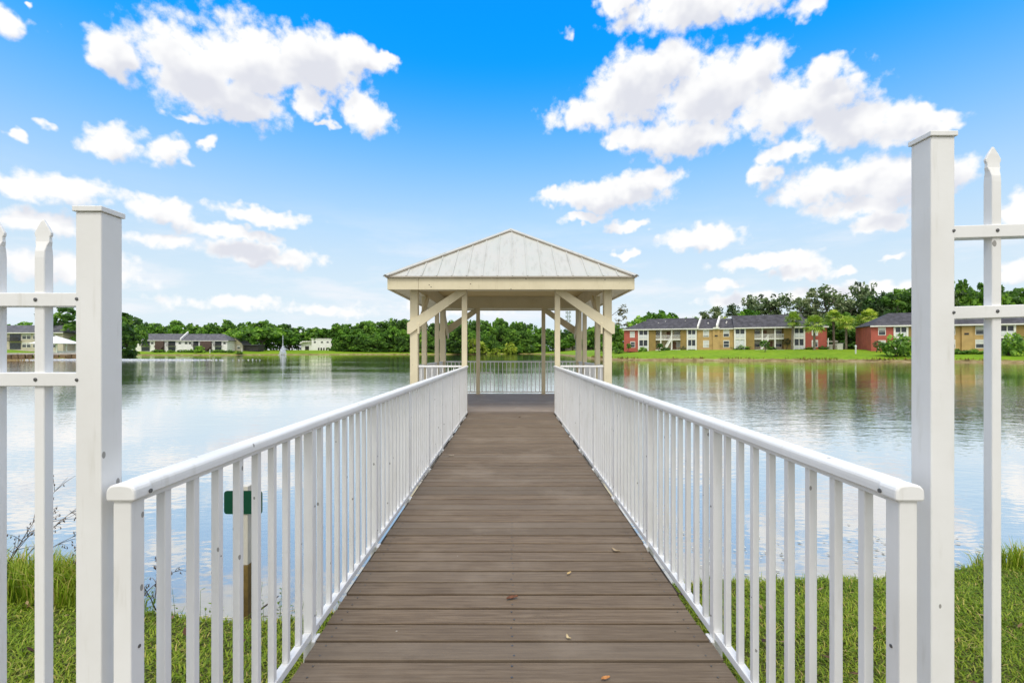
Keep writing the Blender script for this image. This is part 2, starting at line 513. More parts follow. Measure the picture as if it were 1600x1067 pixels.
def water_mat():
    m, N, out = new_mat('lake_water')
    P = N.n('ShaderNodeNewGeometry').outputs['Position']
    patch = N.noise(N.vec('MULTIPLY', P, (0.5, 1.0, 1.0)), 0.045, 3, 0.55)
    calm = N.smooth(patch, 0.36, 0.62)
    r1 = N.noise(N.vec('MULTIPLY', P, (0.75, 1.5, 1.0)), 1.25, 3, 0.55)
    r2 = N.noise(N.vec('MULTIPLY', P, (0.8, 1.6, 1.0)), 5.5, 2, 0.5)
    r3 = N.noise(N.vec('MULTIPLY', P, (0.5, 1.0, 1.0)), 0.22, 2, 0.5)
    h = N.math('ADD', N.math('MULTIPLY', r1, 0.042), N.math('MULTIPLY', r2, 0.020))
    h = N.math('MULTIPLY', h, N.math('ADD', 0.14, N.math('MULTIPLY', calm, 0.48)))
    h = N.math('ADD', h, N.math('MULTIPLY', r3, 0.035))
    nrm = bump(N, h, 0.55, 1.0)
    mud = N.mix(N.smooth(r3, 0.35, 0.7), (0.30, 0.31, 0.285), (0.40, 0.405, 0.385))
    b = N.n('ShaderNodeBsdfDiffuse', ins={'Color': mud})
    g = N.n('ShaderNodeBsdfGlossy', ins={'Color': (1.0, 0.985, 0.96, 1), 'Roughness': 0.045, 'Normal': nrm})
    face = N.n('ShaderNodeLayerWeight', ins={'Blend': 0.5, 'Normal': nrm}).outputs['Facing']
    k = N.ramp(face, [(0.0, 0.05), (0.30, 0.10), (0.56, 0.30), (0.70, 0.60), (0.80, 0.84), (0.88, 0.94), (1.0, 1.0)])
    mx = N.n('ShaderNodeMixShader', ins={0: k})
    N.t.links.new(b.outputs[0], mx.inputs[1]); N.t.links.new(g.outputs[0], mx.inputs[2])
    N.t.links.new(mx.outputs[0], out.inputs[0])
    return m


M['ground'] = ground_mat()
M['water'] = water_mat()

# ---------------------------------------------------------------- the land and the lake
LAKE = np.array([(-140, -3), (-60, 1.2), (-20, 2.2), (-6, 3.95), (-3.4, 3.8), (-2.4, 3.5), (-1.6, 3.42), (0, 3.55), (1.2, 3.8), (2.4, 3.92), (4.2, 4.05), (9, 3.9), (30, 2.0), (90, -6), (165, 0), (170, 40),
                 (140, 66), (89, 81), (55, 95), (34, 101.5), (24.5, 104), (21.5, 110), (22, 150), (25, 200), (24, 270), (14, 300), (0, 306), (-10, 296), (-17, 270), (-40, 262), (-90, 256),
                 (-115, 240), (-138, 222), (-175, 220), (-172, 205), (-122, 128), (-96, 112), (-130, 92), (-170, 60)], float)


def shore_sd(X, Y):
    """metres outside the lake (negative in the water)"""
    X = np.asarray(X, float); Y = np.asarray(Y, float)
    d = np.full(X.shape, 1e9)
    inside = np.zeros(X.shape, bool)
    n = len(LAKE)
    for i in range(n):
        ax, ay = LAKE[i]; bx, by = LAKE[(i + 1) % n]
        ex, ey = bx - ax, by - ay
        t = np.clip(((X - ax) * ex + (Y - ay) * ey) / (ex * ex + ey * ey), 0, 1)
        d = np.minimum(d, np.hypot(X - ax - t * ex, Y - ay - t * ey))
        if ay != by:
            inside ^= ((ay > Y) != (by > Y)) & (X < (bx - ax) * (Y - ay) / (by - ay) + ax)
    return np.where(inside, -d, d)


def wob(X, Y, s, seed):
    r = np.random.RandomState(seed)
    o = 0
    for k in range(5):
        a, b, p = r.uniform(-1, 1), r.uniform(-1, 1), r.uniform(0, 6.28)
        o = o + np.sin((X * a + Y * b) / s * (1.3 ** k) + p) / 3.0
    return o


def ground_z(X, Y):
    X = np.asarray(X, float); Y = np.asarray(Y, float)
    s0 = shore_sd(X, Y)
    near = Y < 9
    s = s0 + np.where(near, 0.10 * wob(X, Y, 0.5, 3), 0.9 * wob(X, Y, 6, 4))
    zn = np.interp(s, [-6, -1, 0, 0.3, 0.9, 2.2, 3.5, 30], [-1.9, -1.15, -0.78, -0.37, -0.30, -0.23, -0.14, 0.1]) + 0.015 * wob(X, Y, 0.35, 5)
    zf = np.interp(s, [-30, -4, 0, 1.3, 4, 20, 60, 400], [-2.6, -1.5, -0.80, -0.02, 0.25, 1.66, 1.80, 2.2])
    zf = zf + np.where(s > 2, 0.10 * wob(X, Y, 9, 6), 0)
    return np.where(near, zn, zf)


def gz(x, y):
    return float(ground_z(np.array([x]), np.array([y]))[0])


def axis(*segs):
    out = []
    for a, b, st in segs:
        out += list(np.arange(a, b, st))
    return np.array(out + [segs[-1][1]])


gx = axis((-2500, -500, 200), (-500, -260, 20), (-260, -60, 2.0), (-60, -8, 1.2), (-8, 8, 0.12), (8, 60, 1.2), (60, 170, 2.0), (170, 500, 20), (500, 2500, 200))
gy = axis((-300, -10, 20), (-10, 0, 0.8), (0, 5.4, 0.10), (5.4, 12, 0.8), (12, 70, 2.4), (70, 135, 0.9), (135, 250, 2.2), (250, 320, 1.2), (320, 600, 20), (600, 3500, 200))
GX, GY = np.meshgrid(gx, gy)
GZ = ground_z(GX, GY)
nx, ny = len(gx), len(gy)
ii = (np.arange(ny - 1)[:, None] * nx + np.arange(nx - 1)[None, :]).ravel()
gm = np_mesh('ground', np.stack([GX.ravel(), GY.ravel(), GZ.ravel()], 1), np.stack([ii, ii + 1, ii + nx + 1, ii + nx], 1), np.zeros(len(ii)), M['ground'])
gm.polygons.foreach_set('use_smooth', [True] * len(gm.polygons))
tag(inst('ground', gm), kind='structure')

b = MB()
nsx, nsy = 24, 24
xs, ys = np.linspace(-190, 190, nsx + 1), np.linspace(-12, 330, nsy + 1)
vs = [(x, y, WATER) for y in ys for x in xs]
b.add(vs, [(j * (nsx + 1) + i, j * (nsx + 1) + i + 1, (j + 1) * (nsx + 1) + i + 1, (j + 1) * (nsx + 1) + i) for j in range(nsy) for i in range(nsx)])
tag(b.build('lake_water', M['water']), kind='structure')

# ---------------------------------------------------------------- the boardwalk
X0 = 0.012            # the pier's axis
ZF, ZB = 10.42, 14.80  # front and back posts of the gazebo (distance from the viewer)
HWG = 2.14            # half width of the gazebo between post centres
HD = 0.925            # half width of the walkway boards

walk = thing('boardwalk', 'long straight brown composite boardwalk leading out over the lake to the gazebo', 'boardwalk', (X0, 0, 0))
b = MB()
yb = -2.0
while yb < ZF - 0.02:
    b.tint = rnd.random()
    j = rnd.uniform(-0.006, 0.006)
    b.box(-HD + j, HD + j, yb + 0.0076, yb + 0.1328 - rnd.uniform(0, 0.003), -0.026, rnd.uniform(-0.0015, 0.0008))
    yb += 0.14
o = b.build('deck_boards', M['deck'], walk, bevel=0.003)
b = MB()
for s in (-1, 1):
    b.box(s * 0.86 - 0.02, s * 0.86 + 0.02, -2.0, ZF - 0.05, -0.26, -0.028)
b.box(-0.02, 0.02, -2.0, ZF - 0.05, -0.26, -0.028)
for s in (-1, 1):
    b.box(s * 0.942 - 0.014, s * 0.942 + 0.014, 2.7, ZF - 0.05, -0.26, -0.035)  # dark strips added beneath the rail gaps so these look shaded
b.build('joists_and_gap_strips', M['wood_dark'], walk)
pile = MB().tube([(0, 0, -1.9), (0, 0, -0.27)], 0.10, 10).mesh('piling', M['timber'])
for yy in (4.6, 7.4, 10.0):
    for s in (-1, 1):
        inst('piling', pile, walk, (s * 0.72, yy, 0))
scr = MB().tube([(0, 0, 0.0), (0, 0, 0.0016)], 0.0045, 6).mesh('deck_screw', M['screw'])
for k in range(27, 42):
    yb = -2.0 + 0.14 * k + 0.07
    for s in (-0.86, 0.0, 0.86):
        for d in (-0.035, 0.035):
            inst('deck_screw', scr, walk, (s + rnd.uniform(-.008, .008), yb + d, 0))

RAILX, RAILH = 0.966, 1.035


def handrail_profile(w=0.066, h=0.040):
    pts = []
    for t in (0, 14, 30, 48, 66, 90, 114, 132, 150, 166, 180):
        a = R(t)
        c, s = math.cos(a), math.sin(a)
        pts.append((math.copysign(abs(c) ** 0.72, c) * w / 2, h * 0.42 + abs(s) ** 0.72 * h * 0.58))
    return pts + [(-w / 2, h * 0.06), (-w / 2 + 0.006, 0), (w / 2 - 0.006, 0), (w / 2, h * 0.06)]


def rail_mesh(name, L, w=0.066, h=0.040):
    b = MB().prism([(x, 0, z) for x, z in handrail_profile(w, h)], (0, L, 0))
    return b.mesh(name, M['white'])


SCR = MB().tube([(0, 0, -0.001), (0, 0, 0.0016), (0, 0, 0.0024)], [0.0048, 0.0046, 0.0025], 8).mesh('screw', M['screw'])


def walkway_railing(side, label):
    y0, y1 = 1.15, ZF - 0.10
    t = thing('walkway_railing', label, 'railing', (X0 + side * RAILX, y0, 0), group='white railings along the boardwalk')
    L = y1 - y0
    o = inst('top_rail', rail_mesh('top_rail', L - 0.05), t, (0, 0.05, RAILH - 0.040))
    add_bevel(o, 0.002)
    # plastic end cap, a little fatter than the rail, with the screw that holds it
    cap = MB().prism([(x * 1.08, 0, z * 1.06 - 0.003) for x, z in handrail_profile()], (0, 0.058, 0)).build('end_cap', M['white'], t, bevel=0.005, loc=(0, -0.004, RAILH - 0.041))
    MB().tube([(-side * 0.0350, 0.05, 0.010), (-side * 0.0385, 0.05, 0.010)], 0.0055, 8).build('cap_screw', M['screw'], cap)
    MB().box(-0.019, 0.019, 0.045, L, RAILH - 0.055, RAILH - 0.041).build('rail_channel', M['white'], t, bevel=0.002)
    post = MB().box(-0.022, 0.022, -0.022, 0.022, -0.34, RAILH - 0.041).mesh('post', M['white'])
    bal = MB().box(-0.0125, 0.0125, -0.0125, 0.0125, 0.036, RAILH - 0.0555).mesh('baluster', M['white'])
    tab = MB().box(-0.0085, 0.0085, -0.035, 0.035, -0.06, -0.002).mesh('post_bracket', M['white'])
    gap = 0.1175
    k = 0
    y = 0.024
    posts = []
    while y < L - 0.05:
        if k % 9 == 0:
            add_bevel(inst('post', post, t, (0, y, 0)), 0.003)
            add_bevel(inst('post_bracket', tab, t, (-side * 0.0285, y, 0)), 0.003)
            posts.append(y)
        else:
            o = inst('baluster', bal, t, (0, y, 0))
            add_bevel(o, 0.0025)
            if rnd.random() < 0.30:
                zz = rnd.uniform(0.15, 0.8)
                inst('screw', SCR, t, (-side * 0.0118, y, zz), (0, -side * R(90), 0), (0.6, 0.6, 0.6))
        y += gap
        k += 1
    # bottom rail runs between the posts, just above the board ends
    ends = posts + [L]
    for a, c in zip(ends[:-1], ends[1:]):
        MB().box(-0.017, 0.017, a + 0.0225, c - 0.0225, 0.0, 0.036).build('bottom_rail', M['white'], t, bevel=0.003)
    for a in posts:
        for zz in ((0.62,) if a < 0.5 else (0.10, 0.62)):
            inst('screw', SCR, t, (-side * 0.0218, a + 0.004, zz), (0, -side * R(90), 0))
    return t


walkway_railing(-1, 'white balustrade along the boardwalk\'s edge on the green sign\'s side')
walkway_railing(1, 'white balustrade along the boardwalk\'s edge on the side facing the red and tan apartments')

# ---------------------------------------------------------------- the gazebo over the water
gzb = thing('gazebo', 'cream timber gazebo with pale metal pyramid roof at the end of the boardwalk', 'gazebo', (X0, (ZF + ZB) / 2, 0))
D2 = (ZB - ZF) / 2
BEAM_B, CEIL = 2.69, 3.06
FAS_B, FAS_T = 2.66, 2.925
OV = 0.42
HE = HWG + 0.07 + OV      # half width at the fascia's outer face
b = MB()
yb = -D2 - 0.12
while yb < D2 + 0.10:
    b.tint = rnd.random()
    b.box(-HWG - 0.13, HWG + 0.13, yb + 0.003, yb + 0.137, -0.026, rnd.uniform(-0.001, 0.001))
    yb += 0.14
b.build('floor_boards', M['deck_grey'], gzb, bevel=0.003)
b = MB()
for s in (-1, 1):
    b.box(s * (HWG + 0.09) - 0.02, s * (HWG + 0.09) + 0.02, -D2 - 0.05, D2 + 0.05, -0.28, -0.028)
    b.box(-HWG - 0.05, HWG + 0.05, s * (D2 + 0.05) - 0.02, s * (D2 + 0.05) + 0.02, -0.28, -0.028)
b.build('rim_joist', M['wood_dark'], gzb)
b = MB().tube([(0, 0, -2.6), (0, 0, -0.285)], 0.13, 10).mesh('piling', M['timber'])
for sx in (-1, 0, 1):
    for sy in (-1, 0, 1):
        inst('piling', b, gzb, (sx * (HWG - 0.1), sy * (D2 - 0.1), 0))

cp = MB().box(-0.085, 0.085, -0.085, 0.085, -0.30, BEAM_B).mesh('corner_post', M['cream'])
mp = MB().box(-0.058, 0.058, -0.058, 0.058, -0.02, BEAM_B).mesh('post', M['cream'])
for sx in (-1, 1):
    for sy in (-1, 1):
        add_bevel(inst('corner_post', cp, gzb, (sx * HWG, sy * D2, 0)), 0.006)
for s in (-1, 1):
    for k in (-1, 1):
        add_bevel(inst('post', mp, gzb, (k * 1.03, s * D2, 0)), 0.005)
        add_bevel(inst('post', mp, gzb, (s * HWG, k * 1.0, 0)), 0.005)
bh = 0.055
for s in (-1, 1):
    MB().box(-HWG - 0.09, HWG + 0.09, s * D2 - bh, s * D2 + bh, BEAM_B + 0.002, CEIL - 0.003).build('beam', M['cream'], gzb, bevel=0.004)
    MB().box(s * HWG - bh, s * HWG + bh, -D2 + bh + 0.002, D2 - bh - 0.002, BEAM_B + 0.002, CEIL - 0.003).build('beam', M['cream'], gzb, bevel=0.004)
    MB().box(-HWG + bh + .01, HWG - bh - .01, s * (D2 - bh - 0.022) - 0.02, s * (D2 - bh - 0.022) + 0.02, CEIL - 0.085, CEIL - 0.004).build('ceiling_trim', M['cream'], gzb, bevel=0.004)
b = MB().box(-HWG - 0.05, HWG + 0.05, -D2 - 0.05, D2 + 0.05, CEIL, CEIL + 0.02)
for k in range(1, 15):
    y = -D2 + k * 2 * D2 / 15
    b.box(-HWG + 0.08, HWG - 0.08, y - 0.006, y + 0.006, CEIL - 0.006, CEIL - 0.001)
b.build('ceiling', M['cream_floor'], gzb)
# sloped soffit from the fascia's foot up to the beam, one board to each side
b = MB()
for k in range(4):
    a = k * math.pi / 2
    c, s = math.cos(a), math.sin(a)
    def rot(p): return (p[0] * c - p[1] * s, p[0] * s + p[1] * c, p[2])
    i_, o_ = HWG + 0.06, HE - 0.046
    b.add([rot(p) for p in ((-o_, -o_, FAS_B + 0.03), (o_, -o_, FAS_B + 0.03), (i_, -i_, FAS_B + 0.10), (-i_, -i_, FAS_B + 0.10))], [(0, 1, 2, 3)])
b.build('soffit', M['cream'], gzb)
# fascia boards (the front one has a joint near its left end)
b = MB()
b.box(-HE, -HE + 0.66, -HE, -HE + 0.042, FAS_B, FAS_T); b.box(-HE + 0.664, HE, -HE - 0.001, -HE + 0.042, FAS_B, FAS_T)
b.box(-HE, HE, HE - 0.042, HE, FAS_B, FAS_T)
for s in (-1, 1):
    b.box(min(s * HE, s * (HE - 0.042)), max(s * HE, s * (HE - 0.042)), -HE + 0.044, HE - 0.044, FAS_B, FAS_T)
fo = b.build('fascia', M['cream'], gzb, bevel=0.004)
nm = MB().tube([(0, -0.0005, 0), (0, -0.003, 0)], 0.011, 8).mesh('nail_mark', M['wood_dark'])
for x, z in ((-1.74, 2.76), (-1.70, 2.715), (-0.86, 2.78), (0.0, FAS_B + 0.012), (0.32, 2.885), (2.0, 2.87)):
    inst('nail_mark', nm, fo, (x, -HE, z))
# pyramid roof: four planes with standing ribs and hip caps
AP = 4.60
HR = HE + 0.035
EZ = FAS_T + 0.012
b = MB()
Vr = [(-HR, -HR, EZ), (HR, -HR, EZ), (HR, HR, EZ), (-HR, HR, EZ), (0, 0, AP)]
b.add(Vr, [(0, 1, 4), (1, 2, 4), (2, 3, 4), (3, 0, 4)])
b.add([(x, y, z - 0.02) for x, y, z in Vr[:4]] + Vr[:4], [(1, 0, 4, 5), (2, 1, 5, 6), (3, 2, 6, 7), (0, 3, 7, 4)])
b.tint = 0.9
slope = (AP - EZ) / HR
for k in range(4):
    a = k * math.pi / 2
    c, s = math.cos(a), math.sin(a)
    for j in range(-8, 9):
        x = j * 0.322 + 0.03
        if abs(x) > HR - 0.12: continue
        run = HR - abs(x)
        p = (x, -HR - 0.004, EZ + 0.008); q = (x, -abs(x) - 0.03, EZ + (run - 0.03) * slope + 0.008)
        p2 = (p[0] * c - p[1] * s, p[0] * s + p[1] * c, p[2]); q2 = (q[0] * c - q[1] * s, q[0] * s + q[1] * c, q[2])
        nrm = (0 * c + slope * s, -slope * c, 1)
        b.bar(p2, q2, 0.026, 0.018, up=nrm)
roof = b.build('roof', M['roof_metal'], gzb)
b = MB()
for sx in (-1, 1):
    for sy in (-1, 1):
        p, q = Vector((sx * HR, sy * HR, EZ)), Vector((0, 0, AP))
        d = (q - p).normalized()
        for e in (-1, 1):   # two wings of each cap, lying on the planes
            nrm = Vector((0, sy * slope, 1)).normalized() if e < 0 else Vector((sx * slope, 0, 1)).normalized()
            w = nrm.cross(d).normalized()
            w = w if (w.x * sx > 0) == (e > 0) and True else -w
            side = Vector((0, -sy, 0)) if e > 0 else Vector((-sx, 0, 0))
            if w.dot(side) < 0: w = -w
            off = nrm * 0.034
            b.prism([p + off, q + off, q + off + w * 0.085, p + off + w * 0.085], nrm * 0.012)
b.build('hip_cap', M['roof_metal'], roof)
b = MB()
for sx in (-1, 1):
    for sy in (-1, 1):
        p, q = Vector((sx * HR, sy * HR, EZ)), Vector((0, 0, AP))
        d = (q - p).normalized()
        for e in (-1, 1):
            nrm = Vector((0, sy * slope, 1)).normalized() if e < 0 else Vector((sx * slope, 0, 1)).normalized()
            w = nrm.cross(d).normalized()
            side = Vector((0, -sy, 0)) if e > 0 else Vector((-sx, 0, 0))
            if w.dot(side) < 0: w = -w
            s_ = p + nrm * 0.018 + w * 0.088
            b.bar(s_ + d * 0.05, q + nrm * 0.018 + w * 0.088 - d * 0.12, 0.014, 0.03, up=nrm)
b.build('hip_closure', M['roof_trim'], roof)
MB().prism([(-0.20, -0.16, AP - 0.075), (-0.19, -0.16, AP - 0.06), (0, -0.05, AP + 0.035), (0.19, -0.16, AP - 0.06), (0.20, -0.16, AP - 0.075)], (0, 0.32, 0)).build('apex_cap', M['roof_metal'], roof)
MB().box(-HR - 0.01, HR + 0.01, -HR - 0.012, -HR - 0.002, EZ - 0.028, EZ + 0.004).build('drip_edge', M['roof_trim'], roof)

# knee braces on the outer and inner faces of the corner posts
def brace_mesh(dx=1.16, rise=0.70, hv=0.275, th=0.042):
    z1 = BEAM_B + 0.02 - hv
    z0 = z1 - rise
    x0 = -0.14
    poly = [(x0, 0, z0), (x0 + 0.06, 0, z0 - 0.01), (dx, 0, z1 + hv * 0.72), (dx, 0, z1 + hv), (dx - 0.16, 0, z1 + hv), (x0, 0, z0 + hv * 0.86)]
    return MB().prism(poly, (0, th, 0)).mesh('knee_brace', M['cream'])


bm_ = brace_mesh()
for sx in (-1, 1):
    for sy in (-1, 1):
        if sx < 0:
            o = inst('knee_brace', bm_, gzb, (-HWG, sy * (D2 + 0.087) + (0 if sy > 0 else -0.042), 0))
        else:
            o = inst('knee_brace', bm_, gzb, (HWG, sy * (D2 + 0.087) + (0.042 if sy > 0 else 0), 0), (0, 0, math.pi))
        add_bevel(o, 0.004)
        yy = sx * (HWG - 0.129) if False else sx * (HWG - 0.087)
        o = inst('knee_brace', bm_, gzb, (sx * (HWG - 0.130) + (0.042 if sx * sy > 0 and False else 0), sy * D2, 0), (0, 0, R(-90) if sy > 0 else R(90)))
        add_bevel(o, 0.004)


def gazebo_railing(p, q, n, label=None):
    """one panel between two posts: p, q are (x, y) at the post faces"""
    p, q = Vector((p[0], p[1], 0)), Vector((q[0], q[1], 0))
    L = (q - p).length
    t = bpy.data.objects.new('railing_panel', None)
    COL.objects.link(t)
    t.parent = gzb
    t.location = p
    t.rotation_euler = (0, 0, math.atan2(q.y - p.y, q.x - p.x) - math.pi / 2)
    add_bevel(inst('top_rail', rail_mesh('top_rail', L, 0.06, 0.04), t, (0, 0, RAILH - 0.04)), 0.002)
    MB().box(-0.016, 0.016, 0, L, 0.045, 0.08).build('bottom_rail', M['white'], t, bevel=0.003)
    for k in range(n):
        add_bevel(inst('baluster', GB, t, (0, (k + 0.5) * L / n, 0)), 0.002)
    return t


GB = MB().box(-0.0115, 0.0115, -0.0115, 0.0115, 0.08, RAILH - 0.04).mesh('baluster', M['white'])
for s in (-1, 1):
    gazebo_railing((s * 1.09, -D2), (s * (HWG - 0.087), -D2), 8)
    gazebo_railing((s * 1.09, D2), (s * (HWG - 0.087), D2), 8)
    gazebo_railing((s * HWG, -D2 + 0.087), (s * HWG, -1.06), 9)
    gazebo_railing((s * HWG, -0.94), (s * HWG, 0.94), 15)
    gazebo_railing((s * HWG, 1.06), (s * HWG, D2 - 0.087), 9)
back = gazebo_railing((-0.97, D2), (0.97, D2), 15)
MB().box(0.03, 0.05, 0.02, 0.40, 0.655, 0.69).build('cross_bar', M['white'], back, bevel=0.003)

# ---------------------------------------------------------------- the white picket fence on both sides of the gate opening
def spear_picket(name, H):
    """one-inch square tube whose top has been pressed into a spear"""
    h = 0.0127
    prof = [(-1.9, h, h), (-0.098, h, h), (-0.082, h * 1.0, h * 0.92), (-0.068, h * 1.10, h * 0.62), (-0.057, 0.0178, 0.0050), (-0.050, 0.0172, 0.0045), (-0.045, 0.0174, 0.0042), (-0.040, 0.0203, 0.0040),
            (-0.034, 0.0208, 0.0038), (-0.020, 0.0135, 0.0036), (-0.006, 0.0046, 0.0030), (0, 0.0014, 0.0018)]
    vs, fs = [], []
    for z, a, c in prof:
        e = 0.86
        vs += [(-a, -c * e, H + z), (-a * e, -c, H + z), (a * e, -c, H + z), (a, -c * e, H + z), (a, c * e, H + z), (a * e, c, H + z), (-a * e, c, H + z), (-a, c * e, H + z)]
    for i in range(len(prof) - 1):
        for k in range(8):
            fs.append((i * 8 + k, i * 8 + (k + 1) % 8, (i + 1) * 8 + (k + 1) % 8, (i + 1) * 8 + k))
    fs.append(tuple((len(prof) - 1) * 8 + k for k in range(8)))
    return MB().add(vs, fs).mesh(name, M['white'])


def picket_fence(side, label, xin, yfront, top, rails, ptop, xp, tilt):
    """xin inner face of the gate post, yfront its front face"""
    w = 0.0635
    xc = side * (xin + w / 2)
    yc = yfront + w / 2
    t = thing('picket_fence', label, 'fence', (xc, yc, 0), group='white picket fences either side of the gate opening')
    g0 = gz(xc, yc) - 0.1
    MB().box(-w / 2, w / 2, -w / 2, w / 2, g0, top - 0.018).build('gate_post', M['white'], t, bevel=0.003)
    c = 0.0365
    MB().add([(-c, -c, top - 0.018), (c, -c, top - 0.018), (c, c, top - 0.018), (-c, c, top - 0.018), (-c, -c, top - 0.005), (c, -c, top - 0.005), (c, c, top - 0.005), (-c, c, top - 0.005), (0, 0, top + 0.004)],
             [(3, 2, 1, 0), (0, 1, 5, 4), (1, 2, 6, 5), (2, 3, 7, 6), (3, 0, 4, 7), (4, 5, 8), (5, 6, 8), (6, 7, 8), (7, 4, 8)]).build('post_cap', M['white'], t, bevel=0.0015)
    L = 2.4
    tl = math.tan(tilt)
    for zr in rails:
        h = 0.034
        x0 = side * (w / 2 + 0.001)
        b = MB()
        # a channel rail: front plate, back plate and the top between the pickets
        p0, p1 = Vector((x0, 0, zr - h / 2)), Vector((x0 + side * L, 0, zr - h / 2 + L * tl))
        dpt = 0.0175
        b.prism([p0 + Vector((0, -dpt, 0)), p1 + Vector((0, -dpt, 0)), p1 + Vector((0, -dpt, h)), p0 + Vector((0, -dpt, h))], (0, 2 * dpt, 0))
        b.build('rail', M['white'], t, bevel=0.002)
        inst('screw', SCR, t, (side * 0.0285, -w / 2, zr), (R(90), 0, 0), (0.9, 0.9, 0.9))
    n = 19 if side < 0 else 18
    MB().box(-w / 2, w / 2, -w / 2, w / 2, g0, top - 0.018 + L * tl).build('end_post', M['white'], t, bevel=0.003, loc=(side * (L + w), 0, 0))
    pm = spear_picket('picket', 0.0)
    for k in range(n):
        x = side * (xp + 0.0127 + (0.119 if side < 0 else 0.1245) * k) - xc
        zt = ptop + abs(x) * tl
        o = inst('picket', pm, t, (x, 0, zt))
        add_bevel(o, 0.0015, 1)
        for zr in rails:
            inst('screw', SCR, t, (x - 0.004, -0.0175, zr + abs(x) * tl), (R(90), 0, 0))
    return t


picket_fence(-1, 'white spear-topped picket fence with the lower gate post, beside the tall grass and dry twigs', 1.012, 1.16, 1.722, (1.488, 1.288), 1.693, 1.172, 0.0)
picket_fence(1, 'white spear-topped picket fence with the taller gate post, on the side of the red apartments', 1.123, 1.252, 1.950, (1.680, 1.462), 1.912, 1.306, R(1.7))

# ---------------------------------------------------------------- houses round the lake
M['red'] = plain('red_siding', (0.43, 0.10, 0.072), 0.75, 0.12, 0.8)
M['olive'] = plain('olive_siding', (0.30, 0.205, 0.065), 0.8, 0.12, 0.8)
M['ochre'] = plain('ochre_siding', (0.50, 0.335, 0.135), 0.8, 0.10, 0.8)
M['hcream'] = plain('house_cream', (0.64, 0.56, 0.38), 0.8, 0.1, 0.8)
M['trim'] = plain('house_trim', (0.80, 0.79, 0.75), 0.6, 0.06, 1)
M['house_white'] = plain('house_white', (0.86, 0.85, 0.83), 0.75, 0.08, 0.5)
M['house_beige'] = plain('house_beige', (0.55, 0.49, 0.40), 0.8, 0.1, 0.5)
M['shingle'] = plain('dark_shingles', (0.058, 0.056, 0.066), 0.85, 0.45, 0.9)
M['shingle_grey'] = plain('grey_shingles', (0.105, 0.105, 0.12), 0.85, 0.35, 0.9)
M['screen'] = plain('insect_screen', (0.030, 0.038, 0.050), 0.35, 0.5, 1.2)
M['glass'] = plain('window_glass', (0.045, 0.055, 0.065), 0.12, 0.4, 1.5)
M['blind'] = plain('window_blind', (0.62, 0.63, 0.62), 0.5, 0.1, 3)
M['door'] = plain('brown_door', (0.20, 0.10, 0.05), 0.6, 0.2, 2)
M['dark_rail'] = plain('dark_railing', (0.045, 0.04, 0.04), 0.6, 0.3, 2)
M['stair_brown'] = plain('brown_stair', (0.09, 0.055, 0.045), 0.7, 0.3, 2)
M['concrete'] = plain('concrete', (0.52, 0.50, 0.46), 0.85, 0.2, 1.5)
M['plaque'] = plain('dark_plaque', (0.03, 0.028, 0.025), 0.5, 0.2, 3)
M['panel_white'] = plain('balcony_panel', (0.66, 0.68, 0.70), 0.5, 0.1, 2)


